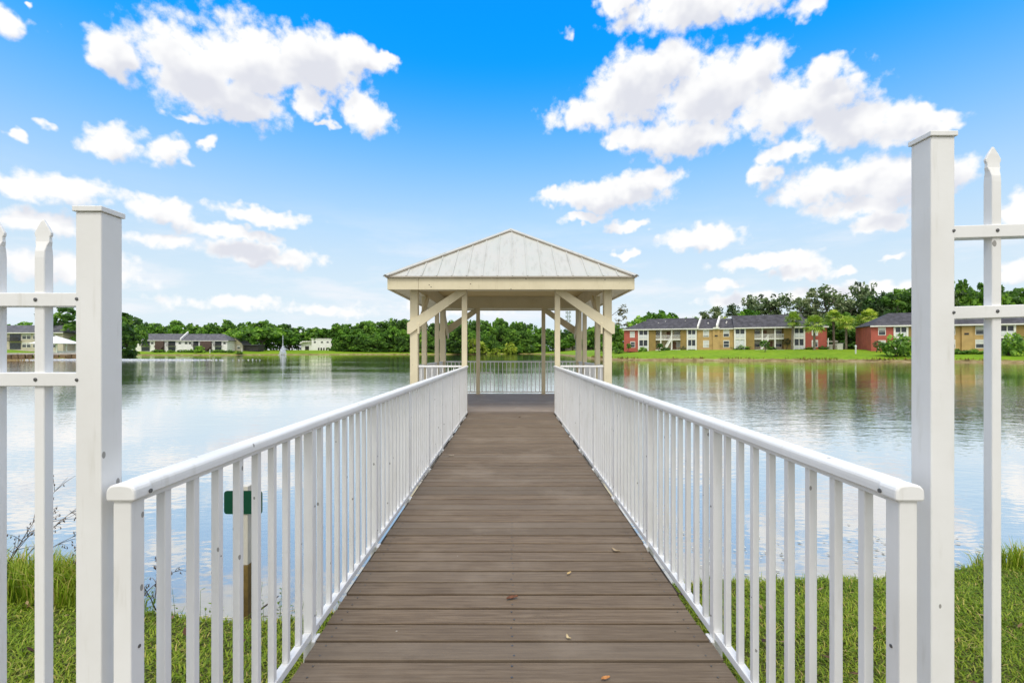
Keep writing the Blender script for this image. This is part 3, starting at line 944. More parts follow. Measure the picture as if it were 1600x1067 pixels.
class House:
    """a building laid out along its facade: s along the front, y into the house, z up from the ground"""
    def __init__(self, name, label, cat, A, B, H, depth=10.0, group=None):
        self.A, self.B = Vector(A), Vector(B)
        d = (self.B - self.A)
        self.L = d.length
        self.H, self.dep = H, depth
        rz = math.atan2(d.y, d.x)
        self.zb = max(gz(A[0], A[1]), gz(B[0], B[1])) + 0.05
        self.t = thing(name, label, cat, (A[0], A[1], self.zb), rz, group)
        self.u = d.normalized()
        self.base = self.zb

    def s(self, px):
        """where the sight line measured at photo column px meets the facade"""
        k = (px - HX) / F
        return (k * self.A.y - self.A.x) / (self.u.x - k * self.u.y)

    def z(self, px, py):
        s = self.s(px)
        y = self.A.y + self.u.y * s
        return EYE + (HY - py) / F * y - self.zb

    def wall(self, s0, s1, mat, y0=0.0, z0=-0.6, z1=None, name='wall'):
        return MB().box(s0, s1, y0, self.dep, z0, self.H if z1 is None else z1).build(name, mat, self.t)

    def window(self, sc, zc, w=1.1, h=1.45, y=0.0, blind=0.0, parent=None):
        f = MB()
        e = 0.10
        f.box(sc - w / 2 - e, sc + w / 2 + e, y - 0.05, y + 0.05, zc - h / 2 - e, zc - h / 2)
        f.box(sc - w / 2 - e, sc + w / 2 + e, y - 0.05, y + 0.05, zc + h / 2, zc + h / 2 + e)
        f.box(sc - w / 2 - e, sc - w / 2, y - 0.05, y + 0.05, zc - h / 2, zc + h / 2)
        f.box(sc + w / 2, sc + w / 2 + e, y - 0.05, y + 0.05, zc - h / 2, zc + h / 2)
        f.box(sc - w / 2, sc + w / 2, y - 0.03, y + 0.04, zc - 0.035, zc + 0.035)
        fo = f.build('window', M['trim'], self.t)
        zb = zc + h / 2 - h * blind
        if blind < 1: MB().box(sc - w / 2, sc + w / 2, y - 0.012, y + 0.02, zc - h / 2, zb).build('pane', M['glass'], fo)
        if blind > 0: MB().box(sc - w / 2, sc + w / 2, y - 0.016, y + 0.018, zb, zc + h / 2).build('blind', M['blind'], fo)
        return fo

    def bay(self, s0, s1, screens=('d', 'd'), rail=('p', 'p')):
        """two screened porches one above the other in a white frame"""
        H, t = self.H, self.t
        fl = 2.78
        f = MB()
        e = 0.34
        f.box(s0, s0 + e, -0.12, 0.3, -0.4, H); f.box(s1 - e, s1, -0.12, 0.3, -0.4, H)
        f.box(s0 + e, s1 - e, -0.12, 0.3, fl - 0.22, fl + 0.22)
        f.box(s0 + e, s1 - e, -0.12, 0.3, H - 0.30, H)
        m = (s0 + s1) / 2
        f.box(m - 0.07, m + 0.07, -0.08, 0.06, 0.0, fl - 0.22); f.box(m - 0.07, m + 0.07, -0.08, 0.06, fl + 0.22, H - 0.30)
        fo = f.build('porch', M['trim'], t)
        MB().box(s0 + 0.05, s1 - 0.05, 1.6, self.dep, -0.4, H).build('wall', M['hcream'], t)
        MB().box(s0 + e, s1 - e, 0.30, 1.6, fl - 0.12, fl).build('porch_floor', M['concrete'], fo)
        for k, z0 in enumerate((0.0, fl + 0.22)):
            z1 = (fl - 0.22) if k == 0 else H - 0.30
            MB().box(s0 + e, s1 - e, 0.02, 0.05, z0, z1).build('screen', M['screen'] if screens[k] == 'd' else M['panel_white'], fo)
            if rail[k] == 'p':
                MB().box(s0 + e, s1 - e, -0.05, -0.015, z0 + 0.05, z0 + 1.0).build('guard_panel', M['panel_white'], fo)

    def breezeway(self, s0, s1, cols, stair=None, wins=(), doors=(), mat=None):
        H, t = self.H, self.t
        fl = 2.78
        dep = 2.6
        MB().box(s0, s1, dep, self.dep, -0.4, H).build('wall', mat or M['hcream'], t)
        MB().box(s0, s1, -0.02, dep, fl - 0.28, fl).build('landing', M['trim'], t)
        MB().box(s0, s1, -0.6, dep, -0.5, 0.02).build('patio', M['concrete'], t)
        for c in cols:
            MB().box(c - 0.15, c + 0.15, -0.10, 0.18, 0.02, H).build('column', M['trim'], t)
        b = MB().box(s0, s1, 0.02, 0.08, fl + 0.98, fl + 1.06).box(s0, s1, 0.02, 0.08, fl + 0.06, fl + 0.12)
        x = s0 + 0.08
        while x < s1:
            b.box(x - 0.025, x + 0.025, 0.03, 0.07, fl + 0.12, fl + 0.98)
            x += 0.16
        b.build('balcony_railing', M['trim'], t)
        for (c, k, bl) in wins:
            self.window(c, (1.45 if k == 0 else fl + 1.5), 1.3, 1.5, dep, bl)
        for c, k in doors:
            d = MB().box(c - 0.5, c + 0.5, dep - 0.06, dep - 0.002, (0.02 if k == 0 else fl), (2.1 if k == 0 else fl + 2.1)).build('door', M['door'], t)
            MB().tube([(c + 0.38, dep - 0.07, 1.0 if k == 0 else fl + 1.0), (c + 0.38, dep - 0.13, 1.0 if k == 0 else fl + 1.0)], 0.04, 6).build('handle', M['trim'], d)
        if stair:
            a, c = stair      # foot and head of the flight
            b = MB()
            n = 14
            for yy in (-0.75, 0.55):
                b.bar((a, yy, 0.05), (c, yy, fl - 0.1), 0.08, 0.34)
                b.bar((a, yy, 1.0), (c, yy, fl + 0.95), 0.07, 0.09)
                for k in range(n + 1):
                    u = k / n
                    b.bar((a + (c - a) * u, yy, 0.1 + (fl - 0.1) * u), (a + (c - a) * u, yy, 1.0 + (fl - 0.05) * u), 0.05, 0.05, up=(0, 1, 0))
            for k in range(n):
                u = (k + 0.5) / n
                xx = a + (c - a) * u
                b.box(xx - 0.14, xx + 0.14, -0.7, 0.5, fl * u - 0.03, fl * u + 0.02)
            b.build('stair', M['trim'], t)

    def roof(self, s0, s1, rz, mat, hip0=0.0, hip1=0.0, over=0.45, parent=None, ez=None, yfront=0.0):
        """gable or hipped roof: ridge height rz above the ground; the eaves board hangs at its foot"""
        H = self.H if ez is None else ez
        yf, yk = yfront - over, self.dep + over
        ym = (yf + yk) / 2
        b = MB()
        V = [(s0, yf, H), (s1, yf, H), (s1, yk, H), (s0, yk, H), (s0 + hip0, ym, rz), (s1 - hip1, ym, rz)]
        th = 0.14
        b.add([(x, y, z + th) for x, y, z in V] + V[:4], [(0, 1, 5, 4), (2, 3, 4, 5), (3, 0, 4), (1, 2, 5), (0, 6, 7, 1), (1, 7, 8, 2), (2, 8, 9, 3), (3, 9, 6, 0), (9, 8, 7, 6)])
        o = b.build('roof', mat, self.t)
        g = MB().box(s0, s1, yf - 0.035, yf - 0.003, H - 0.16, H + 0.12)
        g.build('eaves_board', M['trim'], o)
        return o, V, th

    def firewall(self, s, rz, h=0.55, thick=0.34):
        yf, ym = -0.55, self.dep / 2
        H = self.H
        k = 0.95
        poly = [(s, yf, H - 0.1), (s + k, ym, rz - 0.1), (s + k, ym, rz + h + 0.14), (s, yf, H + h + 0.14)]
        MB().prism(poly, (thick, 0, 0)).build('fire_wall', M['trim'], self.t)


# long apartment block on the right-hand shore
h = House('apartment_block', 'long two-storey tan apartment block with red ends and a dark shingle roof across the lawn', 'apartment block', (31.6, 130.0), (76.6, 113.0), 5.45)
S = h.s
FL = 2.78
s_ = lambda px: S(px)
h.wall(S(975), S(997), M['red'])
h.window((S(985) + S(991)) / 2, 4.15, 1.1, 1.5, 0, 1.0); h.window(S(988.6), 1.4, 1.1, 1.5, 0, 0.1)
h.bay(S(997), S(1013.6))
h.wall(S(1013.6), S(1024.5), M['olive'])
h.breezeway(S(1024.5), S(1063.2), [S(1032.5), S(1049.6)], (S(1040.0), S(1049.0)), [(S(1029), 1, 0.6), (S(1057.5), 1, 0.7), (S(1058), 0, 1.0)], [(S(1044), 1), (S(1053), 0)])
h.wall(S(1063.2), S(1073), M['olive'])
h.bay(S(1073), S(1088.6))
h.wall(S(1088.6), S(1147), M['ochre'], y0=0.4)
for px, k, bl in ((1103.3, 1, .9), (1103.3, 0, 1.0), (1135, 1, .6), (1135, 0, .1)):
    h.window(S(px), FL + 1.45 if k else 1.45, 1.25, 1.7, 0.4, bl)
MB().box(S(1113.5), S(1124.5), 0.05, 0.39, -0.4, 5.3).build('chimney_breast', M['ochre'], h.t)
MB().box(S(1116.8), S(1121.4), 0.0, 0.045, 3.35, 3.75).build('number_plaque', M['plaque'], h.t)
MB().box(S(1104), S(1130), 0.2, 0.24, 1.02, 1.10).build('ledge', M['olive'], h.t)
h.bay(S(1147), S(1165.4), ('p', 'd'))
h.wall(S(1165.4), S(1178.8), M['olive'])
h.breezeway(S(1178.8), S(1225), [S(1191), S(1211)], (S(1189), S(1200.5)), [(S(1184.8), 1, .3), (S(1184.8), 0, .5), (S(1219.3), 1, .3), (S(1219.5), 0, .5)], [(S(1197), 1), (S(1206.5), 0)])
h.wall(S(1225), S(1239), M['olive'])
h.bay(S(1239), S(1258))
h.wall(S(1258), S(1292), M['red'])
for k in (0, 1):
    h.window(S(1273.4), FL + 1.40 if k else 1.45, 1.05, 1.5, 0, 1.0 if k else .3)
    MB().box(S(1268.2), S(1270.3), -0.06, -0.002, (FL + 0.65 if k else 0.7), (FL + 2.2 if k else 2.2)).build('shutter', M['trim'], h.t)
h.roof(S(973.5), S(1010), 7.9, M['shingle'], hip0=5.4, over=0.5)
h.roof(S(1008), S(1089.5), 8.5, M['shingle'], over=0.62)
h.roof(S(1089.8), S(1146), 8.15, M['shingle'], ez=5.35, yfront=0.4)
h.roof(S(1146.2), S(1260), 8.85, M['shingle'], over=0.62)
h.roof(S(1260.2), S(1294), 8.3, M['shingle'], hip1=5.4, over=0.5)
h.firewall(S(1089), 8.45)
h.firewall(S(1118.5), 8.15, 0.75, 0.45)
MB().box(S(1114), S(1124), -0.3, 0.04, 5.32, 5.75).build('gutter_box', M['trim'], h.t)
vt = MB().tube([(0, 0, -0.35), (0, 0, 0.32)], 0.16, 8).mesh('roof_vent', M['trim'])
for px, y, zz in ((993, 2.8, 6.95), (1028, 2.6, 7.1), (1039, 3.3, 7.5), (1071, 3.6, 7.6), (1107, 2.6, 6.9), (1137, 3.2, 7.2), (1136, 2.6, 6.9)):
    inst('roof_vent', vt, h.t, (S(px), y, zz))

# the next block, half hidden behind the gate post
h2 = House('apartment_block', 'nearer two-storey apartment block with a red end, partly hidden behind the right gate post', 'apartment block', (78.5, 102.0), (112.0, 89.3), 5.35)
S = h2.s
h2.wall(S(1361), S(1396), M['red'])
h2.window(S(1378), 4.2, 1.15, 1.5, 0, .35); h2.window(S(1378), 1.45, 1.15, 1.5, 0, .4)
h2.bay(S(1396), S(1419))
h2.wall(S(1419), S(1440), M['olive'])
h2.breezeway(S(1440), S(1478), [S(1450), S(1466)], None, [(S(1458), 1, .4), (S(1458), 0, .4)], [(S(1472), 0), (S(1446), 1)])
h2.wall(S(1478), S(1560), M['ochre'], y0=0.4)
for px in (1487, 1533):
    h2.window(S(px), 4.2, 1.3, 1.6, 0.4, .4); h2.window(S(px), 1.45, 1.3, 1.6, 0.4, .5)
MB().box(S(1503), S(1520), 0.05, 0.39, -0.4, 5.2).build('chimney_breast', M['ochre'], h2.t)
MB().box(S(1507), S(1514), 0.0, 0.045, 3.3, 3.7).build('number_plaque', M['plaque'], h2.t)
h2.bay(S(1560), S(1587))
h2.wall(S(1587), S(1602), M['olive'])
h2.breezeway(S(1602), h2.L, [S(1612)], None, [(S(1640), 1, .4), (S(1640), 0, .4)], [(S(1625), 0)])
h2.roof(S(1358.5), h2.L + 0.4, 8.3, M['shingle'], hip0=5.0, over=0.5)

# white apartment block on the far left shore
def balcony(h, s0, s1, z=2.78):
    b = MB().box(s0, s1, -1.2, -0.002, z - 0.16, z)
    b.box(s0, s1, -1.2, -1.15, z + 0.95, z + 1.05)
    x = s0 + 0.06
    while x < s1:
        b.box(x - 0.05, x + 0.05, -1.19, -1.16, z, z + 0.95); x += 0.22
    b.build('balcony', M['dark_rail'], h.t)
    for zz in (1.1, z + 1.15):
        MB().box(s0 + 0.3, s1 - 0.3, -0.04, -0.002, zz - 1.05, zz + 1.05).build('glass_door', M['glass'], h.t)


def zig(h, s0, s1):
    b = MB()
    b.bar((s0, -1.0, 2.75), ((s0 + s1) / 2 + .3, -1.0, 0.1), 0.3, 1.0)
    b.bar((s1, -1.3, 2.75), ((s0 + s1) / 2 - .3, -1.3, 0.1), 0.3, 1.0)
    b.box(s0, s1, -0.9, -0.003, 0.2, 5.0)
    b.build('stair', M['stair_brown'], h.t)


h3 = House('apartment_block', 'white two-storey apartment block with dark grey roof on the far left shore', 'apartment block', (-181.0, 231.0), (-141.0, 233.0), 5.3)
S = h3.s
h3.wall(S(212), S(272), M['house_white']); h3.wall(S(272) + .02, S(355), M['house_white'], z1=5.2)
balcony(h3, S(220), S(235)); zig(h3, S(244), S(257)); balcony(h3, S(262), S(275)); balcony(h3, S(301), S(311)); zig(h3, S(314), S(331)); balcony(h3, S(335), S(347))
for px in (238, 281, 291, 297, 351):
    h3.window(S(px), 4.2, 1.2, 1.3, 0, .3)
h3.roof(S(206), S(283), 8.7, M['shingle_grey'], over=0.7)
h3.roof(S(283.5), S(358), 8.6, M['shingle_grey'], hip1=5, over=0.7, ez=5.2)
MB().prism([(S(283), -0.9, 5.3), (S(283), 5, 8.8), (S(283), 5, 10.0), (S(283), -0.9, 6.3)], (0.5, 0, 0)).build('fire_wall', M['trim'], h3.t)
MB().box(S(270), S(283), -0.35, -0.004, 5.0, 5.28).build('parapet', M['trim'], h3.t)

# the block further left behind the picket fence
h4 = House('apartment_block', 'beige two-storey block with grey roof, glimpsed between the left fence pickets', 'apartment block', (-168.0, 151.0), (-143.0, 150.0), 5.3)
S = h4.s
h4.wall(0, h4.L, M['house_beige'])
balcony(h4, S(14), S(34)); balcony(h4, S(60), S(76))
for px in (38, 45, 55, 84):
    h4.window(S(px), 4.1, 1.3, 1.4, 0, .3); h4.window(S(px), 1.4, 1.3, 1.4, 0, .3)
h4.roof(-0.8, h4.L + .8, 7.9, M['shingle_grey'], hip1=4.5, over=0.8)

# low beige house with a gable beside the shade tree
h5 = House('gabled_house', 'small beige house with a pale gable and dark carport beside the wide shade tree', 'house', (-139.5, 240.0), (-107.0, 242.0), 3.4, 8)
S = h5.s
h5.wall(S(357), S(379), M['house_beige'])
MB().prism([(S(357), 0.0, 3.4), (S(379), 0.0, 3.4), (S(368), 0.0, 6.6)], (0, 8, 0)).build('gable', M['hcream'], h5.t)
for k in (-1, 1):
    a, c = (S(368), 6.7), (S(368) + k * (S(379) - S(368)) * 1.1, 3.2)
    MB().bar((a[0], 4, a[1]), (c[0], 4, c[1]), 8.8, 0.2).build('roof', M['shingle_grey'], h5.t)
h5.window(S(363), 1.7, 1.2, 1.4, 0, .4); h5.window(S(373), 1.7, 1.2, 1.4, 0, .4)
MB().box(S(380), S(402), 1.0, 7.5, -0.2, 2.8).build('carport', M['dark_rail'], h5.t)
MB().box(S(379.2), S(403), -0.3, 8, 2.82, 3.1).build('carport_roof', M['shingle_grey'], h5.t)

# white flat-roofed building
h6 = House('white_hall', 'white flat-roofed building with grey bollards in front, right of the fountain', 'building', (-123.0, 274.0), (-104.0, 274.0), 6.6, 12)
S = h6.s
h6.wall(S(487), S(518.3), M['house_white'], z1=6.6)
h6.wall(S(469), S(487) - .02, M['house_white'], y0=1.5, z1=5.2)
MB().box(S(486), S(519), -0.25, -0.003, 6.35, 6.75).build('parapet', M['trim'], h6.t)
MB().prism([(S(467.5), 0.2, 3.4), (S(469.5), 0.2, 5.3), (S(487) - .03, 0.2, 5.3), (S(487) - .03, 0.2, 4.9), (S(473), 0.2, 4.5)], (0, 4, 0)).build('canopy', M['trim'], h6.t)
MB().box(S(475), S(481), 1.42, 1.498, -0.1, 2.3).build('door', M['plaque'], h6.t)
MB().box(S(488), S(496), 4, 7, 6.6, 7.5).build('roof_unit', M['plaque'], h6.t)
MB().tube([(S(484.5), 2.5, 5.2), (S(484.5), 2.5, 10.0)], 0.12, 6).build('flue', M['trim'], h6.t)
for px in (492, 503, 512):
    h6.window(S(px), 4.6, 1.2, .9, 0, 0)
bo = MB().box(-.35, .35, -.25, .25, 0, 1.5).mesh('bollard', M['plaque'])
for k, px in enumerate((498, 502, 506, 510.5)):
    o = inst('bollard', bo, None, ((px - HX) / F * 271, 271, gz((px - HX) / F * 271, 271)))
    tag(o, 'short dark box standing on the grass in front of the white flat-roofed building', 'bollard', 'dark boxes before the white building')

# grey-roofed house seen through the gazebo's right side
h7 = House('bungalow', 'pale bungalow with grey roof among trees, seen between the gazebo posts', 'house', (34.0, 292.0), (52.0, 292.0), 3.0, 9)
h7.wall(0, 18, M['house_beige'])
for sx in (2.5, 6, 11.5, 15.5):
    h7.window(sx, 1.7, 1.4, 1.2, 0, .3)
MB().box(8.4, 9.4, -0.06, -0.003, 0, 2.1).build('door', M['plaque'], h7.t)
h7.roof(-.8, 18.8, 5.4, M['concrete'], hip0=4.5, hip1=4.5, over=.8)

# small white-roofed gazebo and the seawall on the left shore
tt = thing('park_gazebo', 'small white-roofed gazebo with white railing on the left shore, behind the pickets', 'gazebo', (-122.5 * 0.956, 121.0, gz(-117, 121)))
wr = 2.6
zb = -gz(-117, 121)
MB().add([(-3.6, -3.6, 3.0), (3.6, -3.6, 3.0), (3.6, 3.6, 3.0), (-3.6, 3.6, 3.0), (0, 0, 5.0)], [(3, 2, 1, 0), (0, 1, 4), (1, 2, 4), (2, 3, 4), (3, 0, 4)]).build('roof', M['trim'], tt)
pm_ = MB().box(-.1, .1, -.1, .1, -.2, 3.0).mesh('post', M['trim'])
for x in (-wr, 0, wr):
    for y in (-wr, 0, wr):
        if x or y: inst('post', pm_, tt, (x, y, 0))
b = MB()
for s in (-1, 1):
    for zz in (0.35, 1.0):
        b.box(-wr, wr, s * wr - .05, s * wr + .05, zz, zz + .1); b.box(s * wr - .05, s * wr + .05, -wr + .06, wr - .06, zz, zz + .1)
    for k in range(22):
        q = -wr + .1 + k * .24
        b.box(q, q + .1, s * wr - .03, s * wr + .03, .1, 1.0); b.box(s * wr - .03, s * wr + .03, q, q + .1, .1, 1.0)
b.build('railing', M['trim'], tt)
MB().box(-wr - .3, wr + .3, -wr - .3, wr + .3, -.5, .02).build('floor', M['concrete'], tt)
b = MB()
pts = [(-172, 92), (-131, 93.5), (-97.5, 112.5), (-104, 118)]
for (ax, ay), (cx, cy) in zip(pts[:-1], pts[1:]):
    n = int(math.hypot(cx - ax, cy - ay) / 1.1)
    for k in range(n):
        u, v = (k + .06) / n, (k + .94) / n
        b.tint = rnd.random()
        j = rnd.uniform(-.12, .12)
        b.bar((ax + (cx - ax) * u + j, ay + (cy - ay) * u - .35 + j, -.25 + rnd.uniform(-.1, .1)), (ax + (cx - ax) * v + j, ay + (cy - ay) * v - .35 + j, -.25), .8, 1.5 + rnd.uniform(-.15, .15))
tag(b.build('seawall', plain('seawall_blocks', (0.17, 0.115, 0.06), 0.9, 0.5, 0.7)), 'brown block seawall along the water in front of the beige block', 'seawall')
b = MB()
for (ax, ay), (cx, cy) in zip(pts[:-1], pts[1:]):
    b.bar((ax, ay + .9, .62), (cx, cy + .9, .62), 1.6, .5)
tag(b.build('shore_path', M['concrete']), kind='structure')

# poles, lamp posts and the mast beyond
def post_thing(name, label, cat, px, y, h, r, mat, group=None, top=None):
    x = (px - HX) / F * y
    t = thing(name, label, cat, (x, y, gz(x, y)), 0, group)
    MB().tube([(0, 0, -.3), (0, 0, h)], r, 8).build('pole', mat, t)
    if top: MB().tube([(0, 0, h), (0, 0, h + .06), (0, 0, h + .35), (0, 0, h + .45)], [r, top, top * .9, .02], 8).build('head', mat, t)
    return t


post_thing('marker_post', 'tall thin white post at the right end of the long apartment block', 'post', 1294, 112, 2.75, .11, M['trim'])
post_thing('marker_post', 'short white post on the lawn before the palm trees', 'post', 1337, 98, 1.35, .13, M['panel_white'], None, .2)
post_thing('marker_post', 'small white post on the far lawn in front of the white block\'s stairs', 'post', 328, 225.5, 1.8, .16, M['trim'])
post_thing('marker_post', 'small white post on the far lawn near the beige gabled house', 'post', 378, 233, 2.2, .16, M['trim'])
mt = thing('radio_mast', 'grey lattice radio mast far behind the trees, seen through the gazebo', 'mast', (55.5, 450, gz(55, 450)))
b = MB()
HM = 37
for k in range(3):
    a = k * 2.094
    b.tube([(1.6 * math.cos(a), 1.6 * math.sin(a), 0), (1.0 * math.cos(a), 1.0 * math.sin(a), HM)], .22, 5)
for j in range(12):
    for k in range(3):
        a, c = k * 2.094, (k + 1) * 2.094
        r0, r1 = 1.6 - .6 * j / 12, 1.6 - .6 * (j + 1) / 12
        b.tube([(r0 * math.cos(a), r0 * math.sin(a), HM * j / 12), (r1 * math.cos(c), r1 * math.sin(c), HM * (j + 1) / 12)], .12, 4)
b.build('lattice', plain('galvanised', (.36, .40, .45), .5, .1, 1), mt)
b = MB()
for z in (HM - 1, HM - 5, HM - 9):
    for k in range(6):
        a = k * 1.047
        b.box(2.2 * math.cos(a) - .35, 2.2 * math.cos(a) + .35, 2.2 * math.sin(a) - .35, 2.2 * math.sin(a) + .35, z - 1.2, z + 1.2)
b.build('antennas', plain('antenna_grey', (.42, .46, .52), .5, .1, 1), mt)

# timber rails and white box among the trees right of the long block
tt = thing('rail_fence', 'low pale horizontal rail fence in the shade between the two red building ends', 'fence', (72.5 * 1.0, 116, gz(72.5, 116)))
b = MB()
for z in (1.0, 1.9): b.box(0, 8.5, -.05, .05, z, z + .28)
b.build('rails', M['concrete'], tt)
pp = MB().box(-.08, .08, .06, .2, -.2, 2.3).mesh('post', M['concrete'])
for k in range(4): inst('post', pp, tt, (.4 + k * 2.55, 0, 0))
for px, lab in ((1299, 'white utility box in the shade right of the long apartment block'), (1311, 'second, taller white utility box in the shade beside the palm trunks')):
    x = (px - HX) / F * 118
    t = thing('utility_box', lab, 'utility box', (x, 118, gz(x, 118)))
    MB().box(-.75, .75, -.4, .4, 0, 1.0 if px < 1305 else 1.5).build('housing', M['trim'], t, bevel=.05)
    MB().box(-.8, .8, -.45, .45, (1.0 if px < 1305 else 1.5) + .003, (1.1 if px < 1305 else 1.6)).build('lid', M['panel_white'], t)

# ---------------------------------------------------------------- trees, palms, shrubs
G_OAK = [(0.0, (0.0441, 0.0937, 0.0273)), (0.35, (0.0882, 0.1873, 0.0394)), (0.65, (0.1653, 0.3168, 0.0545)), (1.0, (0.3168, 0.5097, 0.0787))]
G_BRIGHT = [(0.0, (0.052, 0.1248, 0.0229)), (0.4, (0.1248, 0.2808, 0.0367)), (0.7, (0.2184, 0.416, 0.0503)), (1.0, (0.3536, 0.5616, 0.0801))]
G_MOSS = [(0.0, (0.0583, 0.0955, 0.0438)), (0.4, (0.122, 0.1856, 0.0758)), (0.7, (0.2122, 0.2785, 0.1314)), (1.0, (0.3713, 0.4111, 0.248))]
G_YEL = [(0.0, (0.108, 0.153, 0.0198)), (0.4, (0.243, 0.333, 0.0356)), (0.7, (0.36, 0.45, 0.0496)), (1.0, (0.522, 0.558, 0.0792))]
G_BROWN = [(0.0, (0.096, 0.0864, 0.0422)), (0.5, (0.2016, 0.192, 0.0845)), (1.0, (0.3264, 0.288, 0.1584))]
G_PALM = [(0.0, (0.1061, 0.1856, 0.0349)), (0.4, (0.2254, 0.3581, 0.0526)), (0.7, (0.3978, 0.5304, 0.0875)), (1.0, (0.7956, 0.8221, 0.1751))]
M['oak'] = leaf_mat('oak_leaves', G_OAK, .35); M['bright'] = leaf_mat('bright_leaves', G_BRIGHT, .3); M['moss'] = leaf_mat('mossy_leaves', G_MOSS, .2)
M['yellow'] = leaf_mat('yellow_green_leaves', G_YEL, .3); M['brown'] = leaf_mat('sparse_brown_leaves', G_BROWN, .2); M['palm'] = leaf_mat('palm_fronds', G_PALM, .2, .5)
M['bark'] = plain('bark', (0.085, 0.07, 0.055), 0.9, 0.4, 1.5)
M['bark_pale'] = plain('palm_bark', (0.20, 0.165, 0.13), 0.9, 0.35, 2.5)


def leaf_cloud(rs, centers, per, size, tints, flat=0.75, droop=0.0):
    """leaf-clump quads scattered round cluster centres; one tint per cluster with a jitter per leaf"""
    n = len(centers)
    C = np.repeat(centers[:, :3], per, 0)
    Rr = np.repeat(centers[:, 3], per)
    d = rs.normal(size=(n * per, 3))
    d /= np.linalg.norm(d, axis=1)[:, None]
    rad = rs.uniform(0.25, 1.0, n * per) ** 0.5 * Rr
    P = C + d * rad[:, None] * np.array([1, 1, flat])
    nrm = d * 0.6 + rs.normal(size=d.shape) * 0.6 + np.array([0, 0, 0.45])
    nrm /= np.linalg.norm(nrm, axis=1)[:, None]
    a = np.cross(nrm, rs.normal(size=d.shape)); a /= np.linalg.norm(a, axis=1)[:, None]
    b = np.cross(nrm, a)
    s = size * rs.uniform(0.55, 1.3, n * per)[:, None]
    w = s * rs.uniform(0.5, 0.8, n * per)[:, None]
    V = np.stack([P - a * s, P - b * w, P + a * s * 0.9, P + b * w], 1)
    if droop: V[:, 2, 2] -= droop * s[:, 0]
    t = np.clip(np.repeat(tints, per) + rs.normal(0, 0.13, n * per), 0, 1)
    k = len(P)
    return V.reshape(-1, 3), np.arange(4 * k).reshape(k, 4), t


def limb(b, p, q, r0, r1, rs, n=4, sag=0.08):
    p, q = Vector(p), Vector(q)
    L = (q - p).length
    pts = [p + (q - p) * (i / n) + Vector((rs.normal() * L * sag, rs.normal() * L * sag, rs.normal() * L * sag * .4)) * (0 if i in (0, n) else 1) for i in range(n + 1)]
    b.tube(pts, [r0 + (r1 - r0) * i / n for i in range(n + 1)], 6)
    return pts


